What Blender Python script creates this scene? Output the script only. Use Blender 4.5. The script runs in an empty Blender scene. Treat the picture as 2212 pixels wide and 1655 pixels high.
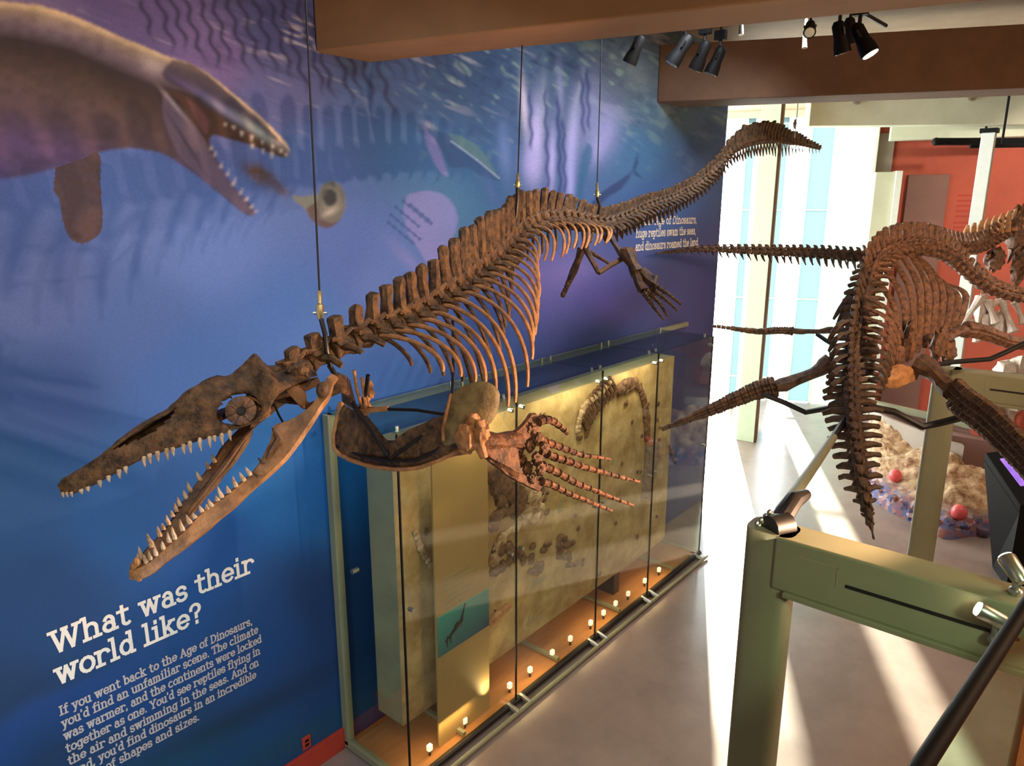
import bpy, math, random
import numpy as np
from mathutils import Vector, Matrix, noise
random.seed(7)
S = bpy.context.scene
COL = S.collection
R = math.radians
V = Vector

# ------------------------------------------------------------------ camera
F = 1550.0
TH = math.atan(377 / F)
PH = math.atan(1324 * math.cos(TH) / F)
CAM = V((0, 0, 4.6))
FW = V((math.cos(PH) * math.cos(TH), math.sin(PH) * math.cos(TH), -math.sin(TH)))
RT = V((math.sin(PH), -math.cos(PH), 0))
UP = RT.cross(FW)
cd = bpy.data.cameras.new('camera')
cd.sensor_width = 36
cd.lens = F * 36 / 2212
cd.clip_start = 0.05
co = bpy.data.objects.new('camera', cd)
COL.objects.link(co)
co.matrix_world = Matrix.Translation(CAM) @ Matrix((RT, UP, -FW)).transposed().to_4x4()
S.camera = co


def ray(x, y):
    return FW + RT * ((x - 1106) / F) - UP * ((y - 827.5) / F)


def D(x, y, d):
    return CAM + ray(x, y) * d


def pl(x, y, ax, v):
    r = ray(x, y)
    return CAM + r * ((v - CAM[ax]) / r[ax])


# ------------------------------------------------------------------ world, sun, exposure
S.view_settings.view_transform = 'Standard'
S.view_settings.look = 'None'
S.view_settings.gamma = 1
S.view_settings.exposure = 0.0
w = bpy.data.worlds.new('sky')
S.world = w
w.use_nodes = True
bg = w.node_tree.nodes['Background']
bg.inputs[0].default_value = (0.86, 0.96, 1.0, 1)
bg.inputs[1].default_value = 13.5

SUN_AZ, SUN_EL = R(26.5), R(20)


def light(kind, name, loc, power, col, target=None, size=0.2, **kw):
    ld = bpy.data.lights.new(name, kind)
    ld.energy = power
    ld.color = col
    if kind == 'AREA':
        ld.shape = 'RECTANGLE'
        ld.size = size
        ld.size_y = kw.pop('size_y', size)
    elif kind in ('SPOT', 'POINT'):
        ld.shadow_soft_size = size
    for k, v in kw.items():
        setattr(ld, k, v)
    o = bpy.data.objects.new(name, ld)
    COL.objects.link(o)
    o.location = loc
    if target is not None:
        o.rotation_euler = (V(target) - V(loc)).to_track_quat('-Z', 'Y').to_euler()
    return o


sun_dir = V((math.cos(SUN_AZ) * math.cos(SUN_EL), math.sin(SUN_AZ) * math.cos(SUN_EL), math.sin(SUN_EL)))
light('SUN', 'sun', (20, 10, 8), 30.0, (1.0, 0.93, 0.74), (V((20, 10, 8)) - sun_dir), angle=R(1.0))
# gallery lamps wash mural and bones; fill and bounce lights are added, unseen
for x, y, z, p in ((1.0, 2.5, 5.7, 12), (2.7, 2.4, 6.05, 12), (5.6, 2.6, 6.6, 34), (7.6, 2.6, 6.6, 32)):
    light('AREA', 'mural_wash_light', (x, y, z), p, (0.82, 0.90, 1.0), (x, 4.7, 3.0), 0.7, size_y=0.4, spread=R(115))
light('AREA', 'mural_low_fill_light', (0.2, 2.4, 2.0), 17, (0.62, 0.86, 1.0), (2.2, 4.7, 1.2), 0.6, spread=R(120))  # unseen light added to lift the darker lower mural
light('AREA', 'mural_low_fill_light', (0.9, 1.6, 3.1), 5, (0.7, 0.86, 1.0), (2.6, 4.7, 2.4), 0.6, spread=R(120))  # second added light for the lower mural, out of view
light('SPOT', 'frame_fill_light', (0.9, -2.2, 5.0), 560, (1.0, 0.93, 0.76), (4.1, 0.6, 1.9), 0.3, spot_size=R(42), spot_blend=0.9)  # unseen spot added to brighten the front of the near frame
light('AREA', 'soft_fill_light', (0.4, -1.3, 5.7), 26, (1.0, 0.90, 0.72), (3.0, 1.8, 3.0), 0.8)  # unseen soft area light added on the camera side
light('SPOT', 'warm_side_spot', (5.2, -1.9, 2.95), 360, (1.0, 0.62, 0.44), (2.8, 2.4, 3.5), 0.015, spot_size=R(40), spot_blend=0.5)
light('SPOT', 'warm_bone_spot', (4.1, 0.12, 3.12), 520, (1.0, 0.58, 0.34), (2.9, 2.7, 3.9), 0.04, spot_size=R(78), spot_blend=0.6)
light('SPOT', 'jaw_spot', (3.2, 0.12, 2.45), 150, (1.0, 0.56, 0.26), (1.35, 2.8, 3.35), 0.03, spot_size=R(30), spot_blend=0.8)
light('SPOT', 'warm_back_spot', (4.9, 1.0, 6.3), 330, (1.0, 0.66, 0.36), (4.7, 3.4, 4.5), 0.05, spot_size=R(34), spot_blend=0.8)
light('SPOT', 'warm_head_spot', (0.2, -0.9, 5.9), 120, (1.0, 0.72, 0.42), (1.2, 2.8, 3.7), 0.05, spot_size=R(46), spot_blend=0.8)
light('AREA', 'gallery_fill_light', (5.5, -2.5, 5.6), 200, (1.0, 0.60, 0.34), (6.0, 1.5, 0.5), 2.0)
light('AREA', 'ceiling_bounce_light', (3.5, 0.6, 3.2), 16, (1.0, 0.74, 0.52), (4.2, 2.0, 6.0), 1.4)
light('SPOT', 'red_wall_spot', (13.5, -1.5, 6.0), 1300, (1.0, 0.85, 0.75), (17.5, 0.5, 4.2), 0.1, spot_size=R(70), spot_blend=0.7)
light('SPOT', 'skeleton_spot', (5.6, -1.2, 5.4), 420, (1.0, 0.70, 0.48), (8.2, 1.6, 3.8), 0.08, spot_size=R(55), spot_blend=0.7)
light('AREA', 'diorama_light', (10.5, -0.8, 4.6), 60, (1.0, 0.86, 0.74), (12.4, 1.6, 0.4), 0.8)
light('SPOT', 'far_left_window_bounce', (12.4, 2.4, 3.0), 60, (0.85, 1.0, 0.92), (8.4, 2.5, 6.0), 0.3, spot_size=R(70), spot_blend=0.8)


# ------------------------------------------------------------------ materials
def srgb(r, g, b):
    def f(c):
        c /= 255.0
        return c / 12.92 if c <= 0.04045 else ((c + 0.055) / 1.055) ** 2.4
    return (f(r), f(g), f(b), 1)


MATS = {}


def mat(name, col, rough=0.6, metal=0.0, var=0.0, scale=8.0, bump=0.0, col2=None, emit=None, estr=0.0, spec=0.5, stretch=None, detail=6):
    m = bpy.data.materials.new(name)
    m.use_nodes = True
    nt = m.node_tree
    b = nt.nodes['Principled BSDF']
    b.inputs['Roughness'].default_value = rough
    b.inputs['Metallic'].default_value = metal
    b.inputs['Specular IOR Level'].default_value = spec
    tc = nt.nodes.new('ShaderNodeTexCoord')
    nz = nt.nodes.new('ShaderNodeTexNoise')
    nz.inputs['Scale'].default_value = scale
    nz.inputs['Detail'].default_value = detail
    nz.inputs['Roughness'].default_value = 0.65
    if stretch:
        mp = nt.nodes.new('ShaderNodeMapping')
        mp.inputs['Scale'].default_value = stretch
        nt.links.new(tc.outputs['Object'], mp.inputs['Vector'])
        nt.links.new(mp.outputs[0], nz.inputs['Vector'])
    else:
        nt.links.new(tc.outputs['Object'], nz.inputs['Vector'])
    cr = nt.nodes.new('ShaderNodeValToRGB')
    c2 = col2 if col2 else tuple(min(1, c * (1 + var)) for c in col[:3]) + (1,)
    c1 = col if col2 else tuple(c * (1 - var) for c in col[:3]) + (1,)
    cr.color_ramp.elements[0].position = 0.36
    cr.color_ramp.elements[1].position = 0.66
    cr.color_ramp.elements[0].color = c1
    cr.color_ramp.elements[1].color = c2
    nt.links.new(nz.outputs['Fac'], cr.inputs['Fac'])
    nt.links.new(cr.outputs[0], b.inputs['Base Color'])
    if bump:
        bp = nt.nodes.new('ShaderNodeBump')
        bp.inputs['Strength'].default_value = bump
        bp.inputs['Distance'].default_value = 0.02
        nt.links.new(nz.outputs['Fac'], bp.inputs['Height'])
        nt.links.new(bp.outputs[0], b.inputs['Normal'])
    if emit:
        b.inputs['Emission Color'].default_value = emit
        b.inputs['Emission Strength'].default_value = estr
    MATS[name] = m
    return m


def glass_mat(name, tint, gloss=0.07, rough=0.0, graze=0.6):
    m = bpy.data.materials.new(name)
    m.use_nodes = True
    nt = m.node_tree
    nt.nodes.remove(nt.nodes['Principled BSDF'])
    out = nt.nodes['Material Output']
    tr = nt.nodes.new('ShaderNodeBsdfTransparent')
    tr.inputs[0].default_value = tint
    gl = nt.nodes.new('ShaderNodeBsdfGlossy')
    gl.inputs['Roughness'].default_value = rough
    fr = nt.nodes.new('ShaderNodeLayerWeight')
    fr.inputs[0].default_value = 0.5
    pw_ = nt.nodes.new('ShaderNodeMath')
    pw_.operation = 'POWER'
    pw_.inputs[1].default_value = 4.0
    nt.links.new(fr.outputs['Facing'], pw_.inputs[0])
    mx = nt.nodes.new('ShaderNodeMixShader')
    ml = nt.nodes.new('ShaderNodeMath')
    ml.operation = 'MULTIPLY_ADD'
    ml.inputs[1].default_value = graze
    ml.inputs[2].default_value = gloss * .5
    ml.use_clamp = True
    nt.links.new(pw_.outputs[0], ml.inputs[0])
    nt.links.new(ml.outputs[0], mx.inputs[0])
    nt.links.new(tr.outputs[0], mx.inputs[1])
    nt.links.new(gl.outputs[0], mx.inputs[2])
    nt.links.new(mx.outputs[0], out.inputs[0])
    MATS[name] = m
    return m


def frost_mat(name, col, k=0.8):
    m = bpy.data.materials.new(name)
    m.use_nodes = True
    nt = m.node_tree
    nt.nodes.remove(nt.nodes['Principled BSDF'])
    out = nt.nodes['Material Output']
    tl = nt.nodes.new('ShaderNodeBsdfTranslucent')
    tl.inputs[0].default_value = col
    df = nt.nodes.new('ShaderNodeBsdfDiffuse')
    df.inputs[0].default_value = col
    mx = nt.nodes.new('ShaderNodeMixShader')
    mx.inputs[0].default_value = 1 - k
    nt.links.new(tl.outputs[0], mx.inputs[1])
    nt.links.new(df.outputs[0], mx.inputs[2])
    nt.links.new(mx.outputs[0], out.inputs[0])
    MATS[name] = m
    return m


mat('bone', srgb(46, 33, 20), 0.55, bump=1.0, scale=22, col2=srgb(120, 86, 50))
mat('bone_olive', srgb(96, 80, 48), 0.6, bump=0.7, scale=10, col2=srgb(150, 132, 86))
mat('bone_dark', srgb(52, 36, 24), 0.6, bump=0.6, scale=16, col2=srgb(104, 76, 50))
mat('bone_warm_lit', srgb(140, 96, 58), 0.5, bump=0.6, scale=14, col2=srgb(196, 142, 90))  # lighter bone: orange light on near ribs and joints put into the colour
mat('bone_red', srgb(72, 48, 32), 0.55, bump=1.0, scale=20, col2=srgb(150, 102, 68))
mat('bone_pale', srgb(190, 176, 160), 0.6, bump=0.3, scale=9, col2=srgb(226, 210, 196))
mat('bone_jaw_lit', srgb(104, 72, 42), 0.5, bump=0.5, scale=12, col2=srgb(168, 122, 74))  # near jaw only: its orange light is put into the bone colour
mat('tooth', srgb(150, 122, 92), 0.35, col2=srgb(216, 196, 168), scale=40)
mat('iron', srgb(24, 21, 20), 0.45, var=0.2, scale=20)
mat('steel', srgb(176, 178, 168), 0.3, 0.9, var=0.1)
mat('brass', srgb(196, 190, 150), 0.25, 0.9, var=0.1)
mat('paint_sage', srgb(134, 134, 106), 0.5, var=0.05, scale=3)
mat('plaster', srgb(176, 152, 122), 0.85, var=0.07, scale=2.5, bump=0.1)
mat('plaster_brown', srgb(150, 116, 82), 0.85, var=0.10, scale=2.0, bump=0.15)
mat('slab_grey', srgb(84, 88, 78), 0.6, var=0.08)
mat('plaster_light', srgb(190, 180, 150), 0.85, var=0.07, scale=2)
mat('sage_light', srgb(172, 188, 158), 0.5, var=0.04)
mat('plaster_sage', srgb(208, 210, 182), 0.8, var=0.05, scale=2)
mat('plaster_dark', srgb(120, 92, 70), 0.85, var=0.12, scale=2.5, bump=0.1)
mat('concrete', srgb(146, 130, 122), 0.27, var=0.12, scale=1.6, bump=0.04, spec=0.5)
mat('stone_slab', srgb(160, 130, 82), 0.8, bump=0.7, scale=3.5, col2=srgb(206, 180, 130))
mat('stone_side', srgb(150, 138, 108), 0.8, bump=0.3, scale=3, col2=srgb(168, 156, 124))
mat('fossil', srgb(80, 54, 38), 0.7, bump=0.8, scale=18, col2=srgb(136, 100, 70))
mat('fossil_grey', srgb(112, 98, 86), 0.7, bump=0.5, scale=14, col2=srgb(146, 130, 112))
mat('fossil_pale', srgb(150, 116, 84), 0.7, bump=0.8, scale=12, col2=srgb(214, 190, 156))
mat('tray_wood', srgb(176, 118, 62), 0.6, var=0.12, scale=3, stretch=(1, 6, 1))
mat('panel_tan', srgb(176, 146, 92), 0.5, var=0.05, scale=1.2)
mat('red_paint', srgb(176, 58, 40), 0.7, var=0.08, scale=3)
mat('red_wall', srgb(178, 84, 62), 0.8, var=0.10, scale=1.2)
mat('mauve_wall', srgb(132, 98, 88), 0.8, var=0.06, scale=1.5)
mat('grey_wall', srgb(150, 138, 124), 0.8, var=0.06, scale=1.5)
mat('white_paint', srgb(226, 232, 222), 0.6, var=0.03)
mat('black_plastic', srgb(16, 15, 15), 0.6, var=0.2, spec=0.2)
mat('lettering', srgb(232, 226, 214), 0.7, var=0.02)
mat('lettering_dim', srgb(186, 178, 176), 0.7, var=0.02)
mat('lamp_glow', srgb(255, 236, 190), 0.4, emit=(1.0, 0.78, 0.5, 1), estr=14)
mat('puck_glow', srgb(255, 244, 220), 0.4, emit=(1.0, 0.86, 0.66, 1), estr=0.9)
mat('screen', srgb(90, 50, 170), 0.3, emit=(0.30, 0.16, 0.72, 1), estr=0.9, col2=srgb(190, 120, 200), scale=6)
mat('red_ball', srgb(226, 92, 92), 0.35, var=0.06)
mat('cord_black', srgb(16, 14, 14), 0.6, var=0.1)
mat('carpet_orange', srgb(190, 84, 44), 0.9, var=0.12, scale=60)
mat('green_edge', srgb(70, 150, 110), 0.2, var=0.1, emit=(0.2, 0.55, 0.36, 1), estr=0.05)
glass_mat('case_glass', (0.93, 0.97, 0.93, 1), 0.085)
glass_mat('case_top_glass', (0.74, 0.84, 0.80, 1), 0.06)
glass_mat('rail_glass', (0.74, 0.90, 0.80, 1), 0.05, graze=0.08)
glass_mat('window_glass', (0.97, 0.99, 0.98, 1), 0.03)
frost_mat('frosted_glass', (0.30, 0.37, 0.345, 1), 0.85)
frost_mat('frosted_blue', (0.22, 0.285, 0.30, 1), 0.85)


def rock_mat():
    m = mat('rock', srgb(120, 82, 52), 0.85, bump=0.9, scale=7, col2=srgb(206, 178, 140))
    nt = m.node_tree
    b = nt.nodes['Principled BSDF']
    tc = nt.nodes['Texture Coordinate']
    cr = nt.nodes['Color Ramp']
    vo = nt.nodes.new('ShaderNodeTexVoronoi')
    vo.inputs['Scale'].default_value = 11
    nt.links.new(tc.outputs['Object'], vo.inputs['Vector'])
    sp = nt.nodes.new('ShaderNodeSeparateXYZ')
    nt.links.new(tc.outputs['Object'], sp.inputs[0])
    mr = nt.nodes.new('ShaderNodeMapRange')
    mr.inputs[1].default_value = 0.22
    mr.inputs[2].default_value = 0.36
    nt.links.new(sp.outputs[2], mr.inputs[0])
    r2 = nt.nodes.new('ShaderNodeValToRGB')
    e = r2.color_ramp.elements
    e[0].color = srgb(70, 66, 92)
    e[1].color = srgb(196, 180, 186)
    e.new(0.4).color = srgb(92, 98, 136)
    e.new(0.65).color = srgb(140, 84, 72)
    nt.links.new(vo.outputs['Color'], r2.inputs[0])
    mx = nt.nodes.new('ShaderNodeMix')
    mx.data_type = 'RGBA'
    nt.links.new(mr.outputs[0], mx.inputs[0])
    nt.links.new(r2.outputs[0], mx.inputs[6])
    nt.links.new(cr.outputs[0], mx.inputs[7])
    nt.links.new(mx.outputs[2], b.inputs['Base Color'])


rock_mat()

# ------------------------------------------------------------------ mesh helpers
WM = {}
MURAL_GAIN = 0.86


class MB:
    def __init__(self):
        self.v = []
        self.f = []

    def add(self, vs, fs):
        n = len(self.v)
        self.v += [tuple(p) for p in vs]
        self.f += [tuple(i + n for i in f) for f in fs]
        return self

    def hexa(self, p):          # 8 corners: bottom 0-3, top 4-7
        return self.add(p, [(3, 2, 1, 0), (4, 5, 6, 7), (0, 1, 5, 4), (1, 2, 6, 5), (2, 3, 7, 6), (3, 0, 4, 7)])

    def box(self, lo, hi):
        (a, b, c), (x, y, z) = lo, hi
        return self.hexa([(a, b, c), (x, b, c), (x, y, c), (a, y, c), (a, b, z), (x, b, z), (x, y, z), (a, y, z)])

    def bar(self, a, b, wd, ht, up=V((0, 0, 1)), ch=0.0):   # bar between two points, width across, height along up
        a, b = V(a), V(b)
        t = (b - a).normalized()
        l = t.cross(up).normalized()
        u = l.cross(t).normalized()
        ring = [(-wd / 2, -ht / 2), (wd / 2, -ht / 2), (wd / 2, ht / 2), (-wd / 2, ht / 2)]
        if ch:
            c = ch
            W, H = wd / 2, ht / 2
            ring = [(-W + c, -H), (W - c, -H), (W, -H + c), (W, H - c), (W - c, H), (-W + c, H), (-W, H - c), (-W, -H + c)]
        return self.loft([[p + l * x + u * y for x, y in ring] for p in (a, b)])

    def loft(self, rings, closed=True, caps=True):
        n = len(rings[0])
        vs = [p for r in rings for p in r]
        fs = []
        for i in range(len(rings) - 1):
            for j in range(n if closed else n - 1):
                k = (j + 1) % n
                fs.append((i * n + j, i * n + k, (i + 1) * n + k, (i + 1) * n + j))
        if caps and closed:
            fs.append(tuple(range(n))[::-1])
            fs.append(tuple((len(rings) - 1) * n + j for j in range(n)))
        return self.add(vs, fs)

    def tube(self, pts, rad, n=8, flat=None):
        pts = [V(p) for p in pts]
        if not hasattr(rad, '__len__'):
            rad = [rad] * len(pts)
        rings = []
        ref = V((0, 0, 1))
        t0 = (pts[1] - pts[0]).normalized()
        if abs(t0.dot(ref)) > 0.95:
            ref = V((1, 0, 0))
        l = t0.cross(ref).normalized()
        for i, p in enumerate(pts):
            t = (pts[min(i + 1, len(pts) - 1)] - pts[max(i - 1, 0)]).normalized()
            l = (l - t * l.dot(t)).normalized()
            u = l.cross(t)
            fl = flat if flat else 1
            rings.append([p + (l * math.cos(a) + u * math.sin(a) * fl) * rad[i] for a in [2 * math.pi * k / n for k in range(n)]])
        return self.loft(rings)

    def blob(self, c, r, seg=10, rings=7, M=None, amp=0.0, fr=3.0):
        c = V(c)
        if not hasattr(r, '__len__'):
            r = (r, r, r)
        vs = []
        for i in range(1, rings):
            th = math.pi * i / rings
            for j in range(seg):
                ph = 2 * math.pi * j / seg
                vs.append(V((math.sin(th) * math.cos(ph), math.sin(th) * math.sin(ph), math.cos(th))))
        vs += [V((0, 0, 1)), V((0, 0, -1))]
        out = []
        for p in vs:
            k = 1 + (amp * noise.noise(p * fr + c * 7) if amp else 0)
            q = V((p.x * r[0] * k, p.y * r[1] * k, p.z * r[2] * k))
            if M is not None:
                q = M @ q
            out.append(c + q)
        fs = []
        for i in range(rings - 2):
            for j in range(seg):
                k = (j + 1) % seg
                fs.append((i * seg + j, (i + 1) * seg + j, (i + 1) * seg + k, i * seg + k))
        T, B = len(vs) - 2, len(vs) - 1
        for j in range(seg):
            k = (j + 1) % seg
            fs.append((T, j, k))
            fs.append((B, (rings - 2) * seg + k, (rings - 2) * seg + j))
        return self.add(out, fs)

    def jitter(self, amp, fr=20.0):
        out = []
        for p in self.v:
            q = V(p)
            n = noise.noise_vector(q * fr)
            out.append(tuple(q + n * amp))
        self.v = out
        return self

    def build(self, name, m, parent=None, label=None, smooth=True, bevel=0.0, kind=None, angle=35, sub=0):
        me = bpy.data.meshes.new(name)
        me.from_pydata(self.v, [], self.f)
        me.materials.append(MATS[m])
        import bmesh
        bm = bmesh.new()
        bm.from_mesh(me)
        bmesh.ops.recalc_face_normals(bm, faces=bm.faces)
        bm.to_mesh(me)
        bm.free()
        if smooth:
            me.polygons.foreach_set('use_smooth', [True] * len(me.polygons))
            if hasattr(me, 'set_sharp_from_angle'):
                me.set_sharp_from_angle(angle=R(angle))
        o = bpy.data.objects.new(name, me)
        COL.objects.link(o)
        if bevel:
            md = o.modifiers.new('bevel', 'BEVEL')
            md.width = bevel
            md.segments = 2
            md.limit_method = 'ANGLE'
        if sub:
            md = o.modifiers.new('sub', 'SUBSURF')
            md.levels = sub
            md.render_levels = sub
        WM[o.name] = Matrix.Identity(4)
        if parent is not None:
            o.parent = parent
            o.matrix_parent_inverse = WM[parent.name].inverted()
        if label:
            o['label'] = label
        if kind:
            o['kind'] = kind
        return o


def thing(name, label, cat, loc=(0, 0, 0), group=None):
    o = bpy.data.objects.new(name, None)
    o.empty_display_size = 0.1
    COL.objects.link(o)
    o.location = loc
    WM[o.name] = Matrix.Translation(V(loc))
    return tag(o, label, cat, group)


def tag(o, label, cat, group=None):
    o['label'] = label
    o['category'] = cat
    if group:
        o['group'] = group
    return o


def struct(o):
    o['kind'] = 'structure'
    return o


def cr_path(pts, n):
    """resample a polyline of tuples (any dimension) with Catmull-Rom, n samples evenly in length (first 3 comps)"""
    P = [np.array(p, float) for p in pts]
    P = [2 * P[0] - P[1]] + P + [2 * P[-1] - P[-2]]
    out = []
    for i in range(1, len(P) - 2):
        for k in range(16):
            t = k / 16
            a, b, c, d = P[i - 1], P[i], P[i + 1], P[i + 2]
            out.append(0.5 * ((2 * b) + (c - a) * t + (2 * a - 5 * b + 4 * c - d) * t * t + (3 * b - a - 3 * c + d) * t ** 3))
    out.append(P[-2])
    A = np.array(out)
    seg = np.linalg.norm(np.diff(A[:, :3], axis=0), axis=1)
    s = np.concatenate([[0], np.cumsum(seg)])
    q = np.linspace(0, s[-1], n)
    return [np.array([np.interp(x, s, A[:, k]) for k in range(A.shape[1])]) for x in q]


def DP(pts):
    return [D(*p) for p in pts]


def strip(mb, st, thick=None, seg=3, n=None):
    """plate between an upper and a lower contour: stations (x1,y1,x2,y2,depth,thickness)"""
    if n:
        st = [tuple(s) for s in cr_path([tuple(s) for s in st], n)]
    rings = []
    for i, s in enumerate(st):
        a, b = D(s[0], s[1], s[4]), D(s[2], s[3], s[4] if len(s) < 7 else s[6])
        j0, j1 = st[max(i - 1, 0)], st[min(i + 1, len(st) - 1)]
        t = D((j1[0] + j1[2]) / 2, (j1[1] + j1[3]) / 2, j1[4]) - D((j0[0] + j0[2]) / 2, (j0[1] + j0[3]) / 2, j0[4])
        h = a - b
        nrm = t.cross(h).normalized()
        th = s[5] / 2
        r = []
        prof = [(0, 1.0, 0), (0.12, 0.98, 1), (0.5, 0.5, 1.15), (0.88, 0.02, 1)]
        r.append(a)
        r.append(b + h * 0.88 + nrm * th)
        r.append(b + h * 0.5 + nrm * th * 1.15)
        r.append(b + h * 0.12 + nrm * th)
        r.append(b)
        r.append(b + h * 0.12 - nrm * th)
        r.append(b + h * 0.5 - nrm * th * 1.15)
        r.append(b + h * 0.88 - nrm * th)
        rings.append(r)
    return mb.loft(rings)


def frames(P):
    out = []
    for i, p in enumerate(P):
        t = (V(P[min(i + 1, len(P) - 1)][:3]) - V(P[max(i - 1, 0)][:3])).normalized()
        u = V((0, 0, 1))
        u = (u - t * u.dot(t)).normalized()
        l = u.cross(t)          # far side (towards the wall) for a spine that runs along +X
        out.append((V(p[:3]), t, l, u))
    return out


def vertebra(p, t, l, u, L, cr, sh, sw, tp, hs, st=0.012, lean=0.0, tdrop=0.3):
    """one vertebra: spool centrum, neural arch and spine, transverse processes, chevron"""
    mb = MB()
    P = lambda x, y, z: p + t * x + l * y + u * z
    rings = []
    for k, (x, r) in enumerate(((-.47, .9), (-.42, 1.0), (-.2, .78), (0, .7), (.2, .78), (.42, 1.0), (.47, .86))):
        rings.append([P(x * L, cr * r * math.cos(a), cr * r * math.sin(a)) for a in [2 * math.pi * j / 10 for j in range(10)]])
    mb.loft(rings)
    if sh > 0:
        z0 = cr * 0.6
        rr = []
        for z, wx, wy in ((0, 1.25, 2.4), (.12, 1.3, 2.0), (.25, .95, 1.3), (.6, 1.0, 1.0), (.84, 1.0, 1.1), (.95, .82, 1.1), (1.0, .42, .7)):
            c = lean * z * sh
            wx *= sw / 2
            wy *= st
            zz = z0 + z * sh
            rr.append([P(c - wx, 0, zz), P(c - wx * .7, wy, zz), P(c + wx * .7, wy, zz), P(c + wx, 0, zz), P(c + wx * .7, -wy, zz), P(c - wx * .7, -wy, zz)])
        mb.loft(rr)
        for sx in (-1, 1):      # zygapophyses
            for sy in (-1, 1):
                mb.tube([P(0, sy * cr * .3, cr * 1.0), P(sx * L * .55, sy * cr * .55, cr * (1.5 if sx > 0 else 1.25))], [cr * .32, cr * .2], 6)
    if tp > 0:
        for sy in (-1, 1):
            mb.tube([P(0, sy * cr * .5, cr * .3), P(0.1 * L, sy * (cr + tp * .5), cr * .25 - tp * tdrop * .3), P(.2 * L, sy * (cr + tp), -tp * tdrop)], [cr * .45, cr * .33, cr * .26], 6)
    if hs > 0:
        for sy in (-1, 1):
            mb.tube([P(.1 * L, sy * cr * .5, -cr * .7), P(.35 * L, sy * cr * .15, -cr - hs * .5), P(.6 * L, 0, -cr - hs)], [cr * .25, cr * .22, cr * .14], 5)
    mb.jitter(min(cr, L) * 0.16, 22)
    return mb


def bone_shaft(mb, a, b, r, n=8, amp=0.0):
    """long bone with swollen ends"""
    a, b = V(a), V(b)
    pts = [a.lerp(b, k) for k in (0, .06, .18, .5, .82, .94, 1)]
    return mb.tube(pts, [r * .7, r * 1.25, r * .9, r * .62, r * .85, r * 1.2, r * .65], n)


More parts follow.
